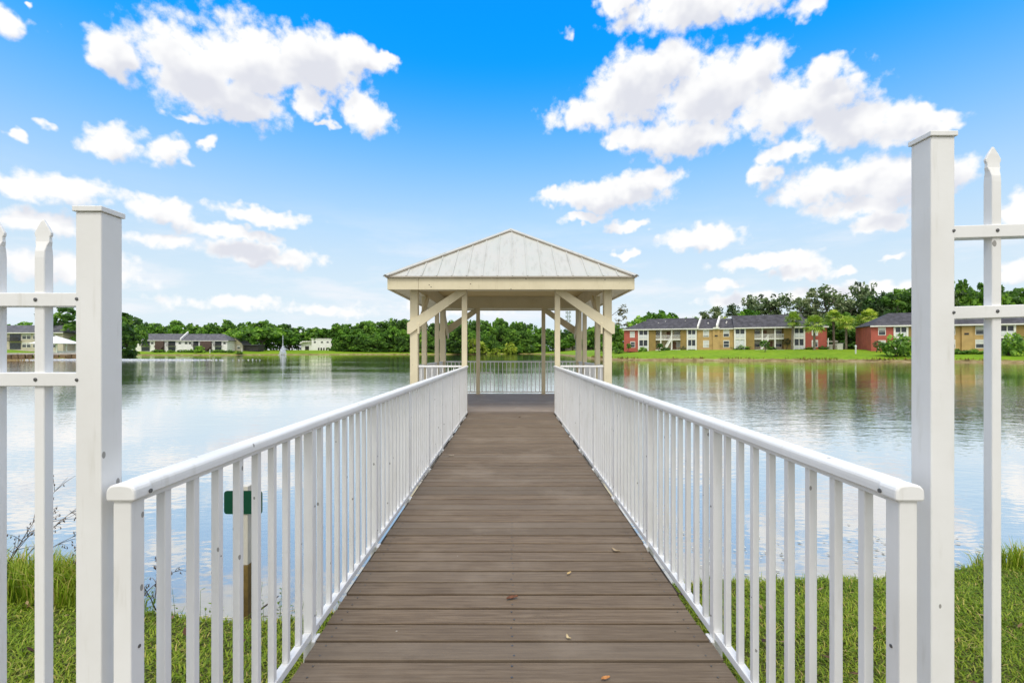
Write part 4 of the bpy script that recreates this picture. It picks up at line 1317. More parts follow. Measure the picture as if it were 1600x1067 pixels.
def tree_proto(seed, H, W, kind):
    """returns (trunk mesh, crown mesh); natural size H tall, W wide"""
    rs = np.random.RandomState(seed)
    b = MB()
    cs, tn = [], []
    if kind in ('oak', 'bright', 'dense'):
        z0 = H * (0.22 if kind == 'oak' else 0.14 if kind == 'bright' else 0.02)
        nc = {'oak': 95, 'bright': 95, 'dense': 105}[kind]
        k = 0
        lobes = [(rs.uniform(-.30, .30) * W, rs.uniform(-.30, .30) * W, rs.uniform(.45, .78) * H, rs.uniform(.20, .32)) for _ in range(8)]
        while k < nc:
            lx, ly, lz, lr = lobes[rs.randint(8)]
            d = rs.normal(size=3); d /= np.linalg.norm(d)
            rr = rs.uniform(.55, 1.0)
            x, y, z = lx + d[0] * lr * W * rr, ly + d[1] * lr * W * rr, lz + d[2] * lr * H * .75 * rr
            if z < z0 or z > H * .97 or math.hypot(x, y) > W * .52: continue
            if kind == 'oak' and z < H * .35 and rs.rand() < .4: continue
            cs.append((x, y, z, rs.uniform(.055, .10) * W)); tn.append(rs.uniform(.12, .80)); k += 1
        if kind == 'dense':
            for _ in range(26):
                a = rs.uniform(0, 6.28); r = rs.uniform(.2, .48) * W
                cs.append((r * math.cos(a), r * math.sin(a), rs.uniform(.03, .3) * H, rs.uniform(.07, .11) * W)); tn.append(rs.uniform(.1, .8))
        limb(b, (0, 0, -.5), (rs.normal() * .3, rs.normal() * .3, H * .34), .030 * H, .022 * H, rs)
        for lx, ly, lz, lr in lobes:
            limb(b, (0, 0, H * .30), (lx, ly, lz), .016 * H, .005 * H, rs)
        per, size, flat = 26, .038 * W + .08, .75
    elif kind == 'moss':
        limb(b, (0, 0, -.5), (rs.normal() * .5, rs.normal() * .5, H * .45), .022 * H, .016 * H, rs)
        top = Vector((rs.normal() * .5, rs.normal() * .5, H * .8))
        limb(b, (0, 0, H * .42), top, .015 * H, .005 * H, rs)
        for _ in range(17):
            z1 = rs.uniform(.42, .95) * H
            a = rs.uniform(0, 6.28)
            r = W * .5 * rs.uniform(.4, 1.0) * (1.0 if z1 < .75 * H else .65)
            e = (r * math.cos(a), r * math.sin(a), z1)
            limb(b, (0, 0, max(H * .38, z1 - r * .8)), e, .008 * H, .0025 * H, rs, 4, .1)
            for u in (.55, .75, .9, 1.0):
                for _ in range(2):
                    j = rs.normal(size=3) * .055 * W
                    zz = max(H * .38, z1 - r * .8)
                    cs.append((e[0] * u + j[0], e[1] * u + j[1], zz + (z1 - zz) * u + j[2], rs.uniform(.04, .085) * W)); tn.append(rs.uniform(.05, .85))
        per, size, flat = 20, .026 * W + .09, .9
    elif kind == 'brown':
        limb(b, (0, 0, -.5), (0, 0, H * .95), .016 * H, .004 * H, rs)
        for _ in range(26):
            z1 = rs.uniform(.25, 1.0) * H
            a = rs.uniform(0, 6.28); r = W * .5 * (1.15 - z1 / H) * rs.uniform(.5, 1.1)
            e = (r * math.cos(a), r * math.sin(a), z1)
            limb(b, (0, 0, z1 - r * .5), e, .005 * H, .0015 * H, rs, 3)
            for u in (.6, 1.0):
                cs.append((e[0] * u, e[1] * u, z1 - r * .5 * (1 - u), rs.uniform(.05, .10) * W)); tn.append(rs.uniform(.1, .9))
        per, size, flat = 13, .024 * W + .08, 1.0
    elif kind == 'bush':
        for _ in range(34):
            a = rs.uniform(0, 6.28); r = W * .42 * math.sqrt(rs.rand())
            cs.append((r * math.cos(a), r * math.sin(a), rs.uniform(.12, .85) * H * (1 - .5 * (r / (W * .5)) ** 2), rs.uniform(.10, .18) * W)); tn.append(rs.uniform(.2, .85))
        for _ in range(5):
            a = rs.uniform(0, 6.28)
            limb(b, (0, 0, -.2), (.25 * W * math.cos(a), .25 * W * math.sin(a), .6 * H), .03 * H, .01 * H, rs, 3)
        per, size, flat = 26, .05 * W + .03, .8
    elif kind == 'ball':
        limb(b, (0, 0, -.3), (0, 0, H * .55), .03 * H, .02 * H, rs)
        for _ in range(40):
            d = rs.normal(size=3); d /= np.linalg.norm(d)
            cs.append((d[0] * W * .38, d[1] * W * .38, H * .70 + d[2] * H * .22, W * .12)); tn.append(rs.uniform(.1, .8))
        for _ in range(5):
            d = rs.normal(size=3); limb(b, (0, 0, H * .45), (d[0] * W * .2, d[1] * W * .2, H * .75), .014 * H, .006 * H, rs, 3)
        per, size, flat = 26, .055 * W + .02, .9
    cs, tn = np.array(cs), np.array(tn)
    V, Fq, t = leaf_cloud(rs, cs, per, size, tn, flat)
    mat = {'oak': 'oak', 'dense': 'oak', 'bright': 'bright', 'moss': 'moss', 'brown': 'brown', 'bush': 'bright', 'ball': 'oak'}[kind]
    if kind == 'moss':   # grey strands hanging from the limbs
        n = 150
        src = cs[rs.randint(0, len(cs), n)]
        P = src[:, :3] + rs.normal(size=(n, 3)) * .03 * W
        ln = rs.uniform(.03, .09, n) * H
        w = rs.uniform(.06, .16, n)
        a = rs.uniform(0, 6.28, n)
        dx = np.stack([np.cos(a) * w, np.sin(a) * w, np.zeros(n)], 1)
        V2 = np.stack([P - dx, P + dx, P + dx * .4 - np.stack([0 * ln, 0 * ln, ln], 1), P - dx * .5 - np.stack([0 * ln, 0 * ln, ln * .9], 1)], 1).reshape(-1, 3)
        Fq = np.concatenate([Fq, np.arange(4 * n).reshape(n, 4) + len(V)])
        V = np.concatenate([V, V2]); t = np.concatenate([t, rs.uniform(.8, 1.0, n)])
    return b.mesh('trunk', M['bark'], True), np_mesh('crown', V, Fq, t, M[mat]), H, W


def recolor(p, mat):
    me = p[1].copy()
    me.materials.clear(); me.materials.append(M[mat])
    return (p[0], me, p[2], p[3])


PR = {'oak': [tree_proto(11, 17, 17, 'oak'), tree_proto(12, 18, 15, 'oak'), tree_proto(13, 16, 19, 'oak')],
      'dense': [tree_proto(21, 17, 15, 'dense'), tree_proto(22, 18, 14, 'dense'), tree_proto(23, 15, 16, 'dense'), tree_proto(24, 19, 15, 'dense')],
      'bright': [tree_proto(31, 16, 15, 'bright'), tree_proto(32, 15, 17, 'bright')],
      'moss': [tree_proto(41, 20, 15, 'moss'), tree_proto(42, 21, 14, 'moss'), tree_proto(43, 19, 16, 'moss')],
      'brown': [tree_proto(51, 16, 7, 'brown')],
      'bush': [tree_proto(61, 2.0, 3.0, 'bush'), tree_proto(62, 2.2, 2.8, 'bush')],
      'ball': [tree_proto(71, 3.8, 2.6, 'ball'), tree_proto(72, 3.6, 2.8, 'ball')]}
PR['shade'] = [tree_proto(14, 13, 24, 'oak')]
PR['yellow'] = [recolor(p, 'yellow') for p in PR['bush']]
PR['darkbush'] = [recolor(p, 'oak') for p in PR['bush']]
TR = random.Random(99)


def plant(kind, x, y, h, w, label, cat='tree', name=None, group=None, sink=0.0):
    p = TR.choice(PR[kind])
    t = thing(name or 'tree', label, cat, (x, y, gz(x, y) - sink), TR.uniform(0, 6.28), group)
    sc = (w / p[3], w / p[3], h / p[2])
    inst('trunk', p[0], t, sc=sc)
    inst('crown', p[1], t, sc=sc)
    return t


def at(px, y):
    return (px - HX) / F * y


def by_top(kind, px, ytop, y, w, label, **kw):
    """a tree whose top is seen at photo row ytop when it stands y metres away"""
    x = at(px, y)
    h = EYE + (HY - ytop) / F * y - gz(x, y)
    return plant(kind, x, y, h, w, label, **kw)


# woods along the far shore
SEG = [(180, 352, 'tree in the line of dark oaks behind the white apartment block on the far shore', 'oaks behind the white apartment block'),
       (352, 462, 'leafy tree in the belt between the white apartment block and the fountain, far shore', 'trees around the fountain\'s backdrop'),
       (462, 530, 'dark tree rising behind the white flat-roofed building', 'trees behind the white flat-roofed building'),
       (530, 650, 'dense dark tree in the thick woods between the white flat-roofed building and the gazebo', 'woods left of the gazebo'),
       (650, 850, 'dense tree of the far woods seen through the gazebo\'s open middle', 'woods seen through the gazebo'),
       (850, 950, 'dark tree behind the bungalow, seen between the gazebo\'s right posts', 'trees behind the bungalow')]
SKY = [(180, 500), (215, 497), (240, 496), (262, 503), (290, 496), (305, 508), (322, 502), (345, 500), (365, 498), (385, 496), (415, 495), (430, 499), (450, 502), (470, 508), (490, 506), (505, 506), (515, 511), (527, 502), (545, 499),
       (560, 500), (580, 496), (600, 496), (620, 493), (640, 494), (665, 498), (690, 497), (720, 497), (745, 494), (770, 491), (790, 491), (812, 495), (830, 502), (845, 507), (860, 514), (880, 512), (905, 510), (930, 505), (955, 500)]
sx_, sy_ = np.array([a for a, _ in SKY], float), np.array([c for _, c in SKY], float)


def seg(px):
    for a, c, l, g in SEG:
        if px < c: return l, g
    return SEG[-1][2:]


px = 184.0
while px < 955:
    lab, grp = seg(px)
    front = px > 525
    y = 285 if px < 525 else (284 if px < 735 else (322 if px < 850 else 300))
    yt = float(np.interp(px, sx_, sy_)) + TR.uniform(-2.0, 4.0)
    kind = TR.choice(['oak', 'oak', 'bright', 'dense'] if px < 525 else ['dense', 'dense', 'dense', 'bright'])
    if px > 850: kind = 'dense'
    by_top(kind, px, yt, y + TR.uniform(-6, 8), TR.uniform(13, 18), lab, group=grp)
    if px > 525 and px < 850:      # lower front rank, foliage to the ground
        px2 = px + TR.uniform(-4, 4)
        l2, g2 = seg(px2)
        yy = y - TR.uniform(9, 14)
        by_top(TR.choice(['dense', 'dense', 'bright']), px2, yt + TR.uniform(10, 24), yy, TR.uniform(11, 15), l2, group=g2)
        px3 = px2 + 5
        l3, g3 = seg(px3)
        by_top('dense', px3, yt + TR.uniform(24, 36), yy - 3.5, TR.uniform(9, 12), l3, group=g3)
    else:
        px2 = px + TR.uniform(3, 8)
        if not 262 < px2 < 282:
            l2, g2 = seg(px2)
            by_top(TR.choice(['oak', 'dense', 'bright']), px2, yt + TR.uniform(6, 16), (y if px2 < 850 else y - 4) - TR.uniform(3, 8) + (9 if 465 < px2 < 525 else 0), TR.uniform(11, 14), l2, group=g2)
    px += TR.uniform(10.5, 15.5)
# undergrowth at the foot of the woods
for k in range(56):
    px = 522 + k * 3.55 + TR.uniform(-1.5, 1.5)
    y = 272 if px < 722 else 300
    x = at(px, y)
    plant(TR.choice(['bush', 'darkbush', 'darkbush']), x, y - TR.uniform(0, 3), TR.uniform(2.2, 5.2), TR.uniform(4.5, 7), 'low green bush at the foot of the woods between the white building and the gazebo', 'bush', 'bush', 'bushes at the foot of the far woods')
for k in range(11):
    px = 748 + k * 9.0
    y = 303.5 + (k % 3) * 1.5
    plant(TR.choice(['bush', 'darkbush']), at(px, y), y, TR.uniform(5, 10), TR.uniform(6, 9), 'tall bush leaning over the far waterline behind the gazebo\'s back railing', 'bush', 'bush', 'bushes on the far waterline behind the gazebo')
for px, yt, y, w, lab in ((741, 527, 270, 13, 'large yellow-green bush at the water\'s edge left of the gazebo\'s middle'), (757, 541, 272, 8, 'low olive bush beside the large yellow-green bush'), (774, 543, 291, 8, 'low olive bush midway between the two yellow-green bushes'), (797, 534, 294, 10, 'smaller yellow-green bush at the water\'s edge behind the gazebo\'s centre')):
    by_top('yellow', px, yt, y, w, lab, cat='bush', name='bush')

# left shore
by_top('oak', 135, 476, 158, 25, 'big dark oak rising behind the left gate post')
by_top('dense', 182, 493, 170, 15, 'rounded dark oak showing just right of the left gate post')
by_top('oak', 200, 503, 182, 11, 'smaller oak with a bare trunk at the left end of the white apartment block')
for px, yt in ((-20, 503), (8, 505), (30, 503), (52, 507), (70, 500), (100, 497)):
    by_top(TR.choice(['oak', 'bright']), px, yt, 182, 16, 'tree behind the beige block left of the gate post', group='trees behind the beige block')
by_top('shade', 409, 509, 252, 30, 'wide low shade tree with a dark trunk left of the fountain')
by_top('bright', 452, 520, 262, 12, 'small leafy tree just right of the fountain')
for k, px in enumerate((243, 251, 268, 282, 290, 297, 309, 316, 332, 341, 350, 361, 374)):
    plant('darkbush', at(px, 232 - 4), 228, TR.uniform(1.2, 1.9), TR.uniform(3, 5), 'clipped dark hedge bush along the foot of the white apartment block', 'bush', 'bush', 'hedge bushes before the white block')
plant('bush', at(312, 227.5), 227.5, 3.6, 5.5, 'larger bush before the white block\'s right stairs', 'bush', 'bush')
plant('darkbush', at(192, 214), 214, 2.2, 5, 'dark bush at the near end of the left grass bank', 'bush', 'bush')

# right shore: behind the long block
for px, yt, kind, y, w, lab in (
        (972, 477, 'brown', 152, 11, 'thin brownish half-bare tree left of the red building end'),
        (962, 502, 'dense', 146, 10, 'dark green tree between the gazebo\'s right corner and the red building end'),
        (982, 512, 'dense', 150, 9, 'low dark tree tucked behind the left red building end'),
        (1002, 486, 'bright', 160, 13, 'light green tree over the left third of the long roof'),
        (1020, 480, 'bright', 158, 13, 'tallest light green tree over the left half of the long roof'),
        (1042, 484, 'bright', 162, 13, 'round green tree right of the tallest light green one'),
        (1068, 488, 'dense', 160, 12, 'low dark tree showing above the middle of the long roof'),
        (1100, 493, 'bright', 160, 9, 'small light tree just above the roof between the two white fire walls'),
        (1115, 478, 'moss', 158, 11, 'grey-green mossy tree above the white fire walls'),
        (1131, 492, 'yellow', 156, 8, 'low yellow-green treetop right of the white fire walls'),
        (1150, 474, 'moss', 164, 12, 'mossy tree left of the bright round treetop'),
        (1164, 478, 'bright', 155, 13, 'bright round green treetop above the roof\'s step'),
        (1185, 487, 'bright', 155, 9, 'low bright treetop under the spreading mossy oak'),
        (1203, 461, 'moss', 158, 17, 'spreading mossy oak with open branches above the right half of the long roof'),
        (1180, 463, 'moss', 170, 12, 'tall open mossy oak directly behind the spreading one'),
        (1252, 468, 'moss', 150, 12, 'mossy oak behind the first palm'),
        (1268, 461, 'moss', 152, 12, 'mossy oak rising between the two left palms'),
        (1289, 446, 'moss', 148, 17, 'tallest mossy oak with spreading limbs above the right red building end'),
        (1310, 485, 'dense', 140, 11, 'dark tree in the gap between the two red building ends'),
        (1327, 470, 'moss', 145, 11, 'mossy oak above the group of palms'),
        (1301, 494, 'dense', 129, 9, 'shadowy tree directly right of the long block\'s red end'),
        (1318, 501, 'dense', 127, 8, 'low shadowy tree behind the tall white utility box'),
        (1343, 505, 'dense', 126, 8, 'low shadowy tree behind the pale rail fence'),
        (1330, 498, 'dense', 132, 9, 'low dark tree behind the palm trunks'),
        (1352, 443, 'moss', 152, 13, 'tall mossy oak with see-through crown above the palms'),
        (1348, 492, 'dense', 134, 10, 'dark tree at the left end of the nearer apartment block'),
        (1378, 462, 'moss', 138, 12, 'mossy oak behind the nearer block\'s roof ridge'),
        (1404, 446, 'oak', 136, 15, 'tall green oak just left of the right gate post'),
        (1440, 440, 'oak', 132, 15, 'oak hidden mostly by the right gate post'),
        (1470, 446, 'moss', 130, 14, 'mossy oak behind the right gate post'),
        (1505, 434, 'oak', 128, 13, 'dark oak seen right of the gate post'),
        (1532, 432, 'oak', 126, 13, 'dark oak left of the right picket'),
        (1552, 440, 'oak', 130, 13, 'oak behind the right picket'),
        (1580, 430, 'oak', 124, 13, 'dark oak right of the right picket'),
        (1606, 432, 'oak', 122, 13, 'oak at the right edge of the view')):
    by_top(kind, px, yt, y, w, lab)
for k in range(16):
    px = 960 + k * 41.0
    by_top('dense', px, 505 - (14 if px > 1280 else 0) + TR.uniform(-4, 8), 168 - (px - 960) * .045, TR.uniform(12, 15), 'dark tree filling the background low behind the apartment roofs', group='background trees behind the apartment roofs')

for px, y, hh, w, kind, lab in (
        (966.5, 127, 1.5, 2.6, 'darkbush', 'rounded clipped shrub left of the left red wall'),
        (1004, 126, 1.4, 2.6, 'darkbush', 'low shrub under the left screened porch'),
        (1039, 122, .9, 3.0, 'darkbush', 'low spreading shrub at the foot of the white stairs'),
        (1067, 122, 1.2, 1.8, 'brown_b', 'reddish-brown shrub on the olive wall left of the second porch'),
        (1157.5, 120, 1.35, 4.4, 'darkbush', 'wide clipped hedge under the third screened porch'),
        (1206, 117, .9, 2.6, 'darkbush', 'low shrub before the right breezeway'),
        (1287, 112.5, 1.0, 2.4, 'darkbush', 'low shrub at the foot of the right red wall'),
        (1265, 113.5, .7, 2.6, 'darkbush', 'flat low shrub under the right red wall\'s window'),
        (1500, 91.5, 1.1, 3.4, 'darkbush', 'dark hedge under the ochre wall right of the gate post'),
        (1524, 91.0, 1.0, 3.4, 'darkbush', 'dark hedge piece left of the right picket')):
    if kind == 'brown_b':
        PR['brown_b'] = [recolor(p, 'brown') for p in PR['bush']]
    plant(kind, at(px, y), y, hh, w, lab, 'shrub', 'shrub')
plant('ball', at(1030.5, 118), 118, 2.1, 2.1, 'small round-headed ornamental tree before the left breezeway', name='ornamental_tree')
plant('ball', at(1195, 108), 108, 2.75, 2.3, 'small lollipop-shaped tree on the lawn before the right breezeway', name='ornamental_tree')
plant('darkbush', at(1401, 91), 91, 4.6, 5.8, 'leafy small tree on the lawn before the red end of the nearer block', name='ornamental_tree')
plant('darkbush', at(1577, 86), 86, 4.6, 4.8, 'leafy small tree right of the right picket', name='ornamental_tree')
PR['rust'] = [recolor(p, 'brown') for p in PR['ball']]
plant('rust', at(1229, 116), 116, 2.9, 2.2, 'small reddish-brown shrub tree left of the first palm\'s trunk', name='ornamental_tree')
plant('rust', at(1371, 99), 99, 2.5, 1.9, 'small brownish shrub tree against the nearer block\'s red wall', name='ornamental_tree')
plant('ball', at(982, 128), 128, 2.6, 1.6, 'small palm-like shrub against the left red wall', name='ornamental_tree')


def palm_proto(seed, H, R0, n=46):
    """cabbage palm: straight ringed trunk and a round head of fan leaves"""
    rs = np.random.RandomState(seed)
    b = MB()
    m = 9
    lean = rs.normal(size=2) * .02 * H
    pts, rad = [], []
    for i in range(m + 1):
        u = i / m
        pts.append((lean[0] * u, lean[1] * u, -.3 + (H - R0 * .9 + .3) * u)); rad.append(.21 * (1.15 - .2 * u) + (.05 if i % 2 else 0) + (.10 if u > .85 else 0))
    b.tube(pts, rad, 8)
    top = np.array([lean[0], lean[1], H - R0 * .95])
    V, Fq, t = [], [], []
    for k in range(n):
        a = rs.uniform(0, 6.28); e = rs.uniform(-.75, 1.45)
        d = np.array([math.cos(a) * math.cos(e), math.sin(a) * math.cos(e), math.sin(e)])
        side = np.array([-math.sin(a), math.cos(a), 0.0])
        upv = np.cross(d, side)
        hub = top + d * R0 * rs.uniform(.42, .60)
        tint = np.clip((.30 + .35 * rs.rand() + (.35 if rs.rand() < .12 else 0)) , 0, 1)
        i0 = len(V)
        V += [top + d * .1 - side * .03, top + d * .1 + side * .03, hub + side * .02, hub - side * .02]
        Fq.append((i0, i0 + 1, i0 + 2, i0 + 3)); t.append(tint)
        nl = 11
        for j in range(nl):
            f = (j / (nl - 1) - .5) * 2 * 1.9
            dr = d * math.cos(f) + side * math.sin(f)
            L = R0 * .55 * rs.uniform(.85, 1.1) * (1 - .25 * abs(f) / 1.9)
            mid = hub + dr * L * .6
            tip = hub + dr * L + np.array([0, 0, -1]) * L * rs.uniform(.1, .45)
            w = np.cross(dr, upv); w /= (np.linalg.norm(w) + 1e-6)
            w = w * R0 * .045
            i0 = len(V)
            V += [hub, mid - w, tip, mid + w]
            Fq.append((i0, i0 + 1, i0 + 2, i0 + 3)); t.append(np.clip(tint + rs.normal() * .08, 0, 1))
    return b.mesh('trunk', M['bark_pale'], True), np_mesh('crown', np.array(V), np.array(Fq), np.array(t), M['palm']), H, R0


PALM = [palm_proto(1, 7.0, 1.75), palm_proto(2, 6.0, 1.9, 54), palm_proto(3, 7.5, 1.7)]
for px, yt, y, w, k, lab in (
        (1237.5, 485, 113, 1.75, 0, 'slim palm in front of the olive wall beside the right screened porch'),
        (1272.5, 491, 109, 2.25, 1, 'full yellow-green palm in front of the right red wall'),
        (1303, 483, 116, 1.9, 2, 'tall palm just right of the long apartment block'),
        (1322, 492, 110, 1.9, 0, 'middle palm with a thick pale trunk in the group between the red buildings'),
        (1347, 489, 113, 1.75, 1, 'palm with a thin dark trunk, left of the two overlapping ones'),
        (1361, 481, 112, 1.9, 2, 'bright-headed palm leaning over the nearer block\'s roof')):
    p = PALM[k]
    x = at(px, y)
    h_ = EYE + (HY - yt) / F * y - gz(x, y)
    t = thing('palm_tree', lab, 'palm', (x, y, gz(x, y)), TR.uniform(0, 6.28), 'palms on the right-hand shore')
    sc = (1.18 * w / p[3], 1.18 * w / p[3], h_ / p[2])
    inst('trunk', p[0], t, sc=(1, 1, h_ / p[2])); inst('crown', p[1], t, sc=sc)
p = PALM[1]
x = at(362, 243)
t = thing('palm_tree', 'small yellow-green palm beside the beige gabled house on the far shore', 'palm', (x, 243, gz(x, 243)))
inst('trunk', p[0], t, sc=(1.4, 1.4, 1.25)); inst('crown', p[1], t, sc=(1.7, 1.7, 1.25))

# reeds and weeds along the right-hand bank
rs = np.random.RandomState(5)
V, Fq, t = [], [], []
line = [(22.2, 128), (22.4, 112), (25, 104.6), (34, 102), (55, 95.6), (89, 81.6), (110, 73)]
for (ax, ay), (cx, cy) in zip(line[:-1], line[1:]):
    n = int(math.hypot(cx - ax, cy - ay) * 9)
    for k in range(n):
        u = rs.rand()
        x, y = ax + (cx - ax) * u + rs.normal() * .35, ay + (cy - ay) * u + rs.normal() * .5 + .35
        if math.sin(x * .55) + math.sin(x * 1.7 + 1) * .6 + rs.normal() * .5 < -.1: continue
        z = gz(x, y) if k % 3 == 0 else z
        hgt = rs.uniform(.2, .55); a = rs.uniform(0, 6.28); w = rs.uniform(.10, .22)
        i0 = len(V)
        V += [(x - w * math.cos(a), y - w * math.sin(a), -.35 + rs.uniform(-.3, .2)), (x + w * math.cos(a), y + w * math.sin(a), -.35), (x + rs.normal() * .1, y + rs.normal() * .1, -.30 + hgt)]
        Fq.append((i0, i0 + 1, i0 + 2)); t.append(rs.rand())
G_REED = [(0.0, (0.10, 0.075, 0.02)), (0.5, (0.22, 0.17, 0.04)), (1.0, (0.25, 0.30, 0.03))]
M['reed'] = leaf_mat('bank_weeds', G_REED, .2)
tag(inst('weeds', np_mesh('weeds', np.array(V), np.array(Fq), np.array(t), M['reed'])), kind='stuff')

# ---------------------------------------------------------------- grass, sign, twigs and small things near the gate
G_GRASS = [(0.0, (0.0631, 0.0998, 0.011)), (0.3, (0.1367, 0.2247, 0.0165)), (0.6, (0.2313, 0.3394, 0.022)), (0.85, (0.3786, 0.4393, 0.0459)), (1.0, (0.5468, 0.4493, 0.1469))]
M['grass'] = leaf_mat('grass_blades', G_GRASS, .3, .5)
rs = np.random.RandomState(17)


def grass_patch(n, x0, x1, y0, y1, hmin, hmax, wid, keep=None, lean=.6, tmean=.5):
    X, Y = rs.uniform(x0, x1, n), rs.uniform(y0, y1, n)
    s = shore_sd(X, Y)
    k = s > 0.03
    if keep is not None: k &= keep(X, Y)
    X, Y = X[k], Y[k]
    Z = ground_z(X, Y) - .012
    k = Z > -0.66
    X, Y, Z = X[k], Y[k], Z[k]
    n = len(X)
    clump = .5 + .5 * wob(X, Y, .11, 8) * .6
    H = rs.uniform(hmin, hmax, n) * (.7 + .6 * np.clip(clump, 0, 1))
    a = rs.uniform(0, 6.28, n)
    ln = H * rs.uniform(.2, 1.0, n) * lean
    d = np.stack([np.cos(a), np.sin(a), np.zeros(n)], 1)
    sd_ = np.stack([-np.sin(a), np.cos(a), np.zeros(n)], 1) * (wid * rs.uniform(.6, 1.3, n))[:, None]
    P = np.stack([X, Y, Z], 1)
    up = np.array([0, 0, 1.0])
    m = P + d * (ln * .35)[:, None] + up * (H * .65)[:, None]
    tip = P + d * ln[:, None] + up * (H * rs.uniform(.75, 1.0, n))[:, None]
    V = np.stack([P - sd_, P + sd_, m + sd_ * .8, m - sd_ * .8, tip + sd_ * .12, tip - sd_ * .12], 1).reshape(-1, 3)
    i = np.arange(n)[:, None] * 6
    Fq = np.concatenate([i + np.array([[0, 1, 2, 3]]), i + np.array([[3, 2, 4, 5]])], 0)
    pat = wob(X, Y, .3, 12) * .10 + wob(X, Y, .9, 13) * .07
    t = np.clip(tmean + pat + rs.normal(0, .16, n), 0, .97)
    t = np.where(rs.rand(n) < .05, 1.0, t)
    return V, Fq, np.concatenate([t, t])


def join(ps):
    V, Fq, t, k = [], [], [], 0
    for a, b_, c in ps:
        V.append(a); Fq.append(b_ + k); t.append(c); k += len(a)
    return np.concatenate(V), np.concatenate(Fq), np.concatenate(t)


off_deck = lambda X, Y: np.abs(X - X0) > HD + .0
edge = lambda X, Y: shore_sd(X, Y) < .38
parts = [grass_patch(110000, -6.0, -.9, 1.9, 4.6, .016, .045, .0036, off_deck, 1.7),
         grass_patch(150000, .9, 7.0, 1.9, 4.7, .016, .045, .0036, off_deck, 1.7),
         grass_patch(7000, -7.0, -.9, 2.2, 4.6, .06, .15, .0028, lambda X, Y: edge(X, Y) & (rs.rand(len(X)) < .6), .8, .55),
         grass_patch(8000, .9, 8.0, 2.2, 4.7, .05, .12, .0028, edge, .8, .60)]
tag(inst('grass', np_mesh('grass', *join(parts), M['grass'])), kind='stuff')
tuft = lambda X, Y: (np.hypot((X + 3.65) / .75, (Y - 3.45) / .35) < 1) & (rs.rand(len(X)) < .95)
tuft2 = lambda X, Y: (np.hypot((X + 3.05) / .40, (Y - 3.4) / .3) < 1)
tuft3 = lambda X, Y: (np.hypot((X - 4.35) / .55, (Y - 3.8) / .22) < 1)
tag(inst('tall_grass', np_mesh('tall_grass', *join([grass_patch(9000, -4.5, -2.6, 2.8, 4.0, .13, .27, .0042, tuft, .7, .58), grass_patch(4500, -3.6, -2.4, 2.8, 3.9, .12, .26, .0036, tuft2, .8, .5), grass_patch(6000, 3.6, 5.2, 3.4, 4.2, .10, .22, .0036, tuft3, .7, .6)]), M['grass'])), kind='stuff')

# soil clods and dead leaves between the blades
dl = leaf_mat('dead_leaves', [(0.0, (0.05, 0.02, 0.012)), (0.6, (0.16, 0.075, 0.03)), (1.0, (0.36, 0.27, 0.14))], .1)
V, Fq, t = [], [], []
for k in range(90):
    x, y = (rs.uniform(1.1, 4.2) if rs.rand() < .65 else rs.uniform(-4, -1.1)), rs.uniform(1.9, 3.3)
    z = gz(x, y) + .035
    a = rs.uniform(0, 6.28); L = rs.uniform(.015, .04); w = L * .35
    c_, s__ = math.cos(a), math.sin(a)
    i0 = len(V)
    V += [(x - c_ * L, y - s__ * L, z), (x + s__ * w, y - c_ * w, z + .008), (x + c_ * L, y + s__ * L, z + rs.uniform(0, .02)), (x - s__ * w, y + c_ * w, z + .006)]
    Fq.append((i0, i0 + 1, i0 + 2, i0 + 3)); t.append(rs.rand())
tag(inst('leaf_litter', np_mesh('leaf_litter', np.array(V), np.array(Fq), np.array(t), dl)), kind='stuff')

# green sign on a post at the water's edge
ys = 3.42
xs = at(384, ys)
t = thing('sign', 'small dark green sign seen from behind on a post at the water\'s edge', 'sign', (xs, ys, -.6))
zt = EYE - (758 - HY) / F * ys + .6
zj = EYE - (880 - HY) / F * ys + .6
MB().box(-.030, .030, -.028, .028, zj, zt).build('post_top', M['post_white'], t, bevel=.003)
MB().box(-.034, .034, -.032, .032, -.4, zj - .002).build('post', M['post_wood'], t, bevel=.003)
w, z1, z0, r = .138, zt - .030, zt - .198, .022
poly = []
for cx, cz, a0 in ((w - r, z1 - r, 0), (-w + r, z1 - r, 90), (-w + r, z0 + r, 180), (w - r, z0 + r, 270)):
    for k in range(5):
        a = R(a0 + k * 22.5)
        poly.append((cx + r * math.cos(a), -.034, cz + r * math.sin(a)))
pl = MB().prism(poly, (0, .004, 0)).build('plate', M['sign'], t)
pl.location = (0, 0, 0)
for z in (z1 - .03, z0 + .03):
    MB().tube([(0, -.034, z), (0, -.038, z)], .006, 8).build('bolt', M['screw'], t)

# rope or wire lying along the shallows
pts = [(-2.75, 3.42, -.40)]
pts = [(-3.0 + k * .16, 3.62 + .05 * math.sin(k * .9) + .02 * k * .2, -.69 + .012 * math.sin(k * 1.7)) for k in range(15)]
tag(MB().tube(pts, .0055, 6).build('rope', M['rope'], smooth=True), 'thin pale rope lying in the shallow water by the green sign\'s post', 'rope')
for (a, c, lab) in (((-2.02, 3.55, -.70), (-1.78, 3.60, -.52), 'short dark stick leaning out of the shallows beside the sign post'), ((-1.50, 4.0, -.74), (-1.36, 4.1, -.60), 'small dark twig poking out of the water right of the sign post')):
    tag(MB().tube([a, tuple((p + q) / 2 + .01 for p, q in zip(a, c)), c], [.008, .007, .004], 6).build('stick', M['twig'], smooth=True), lab, 'stick')


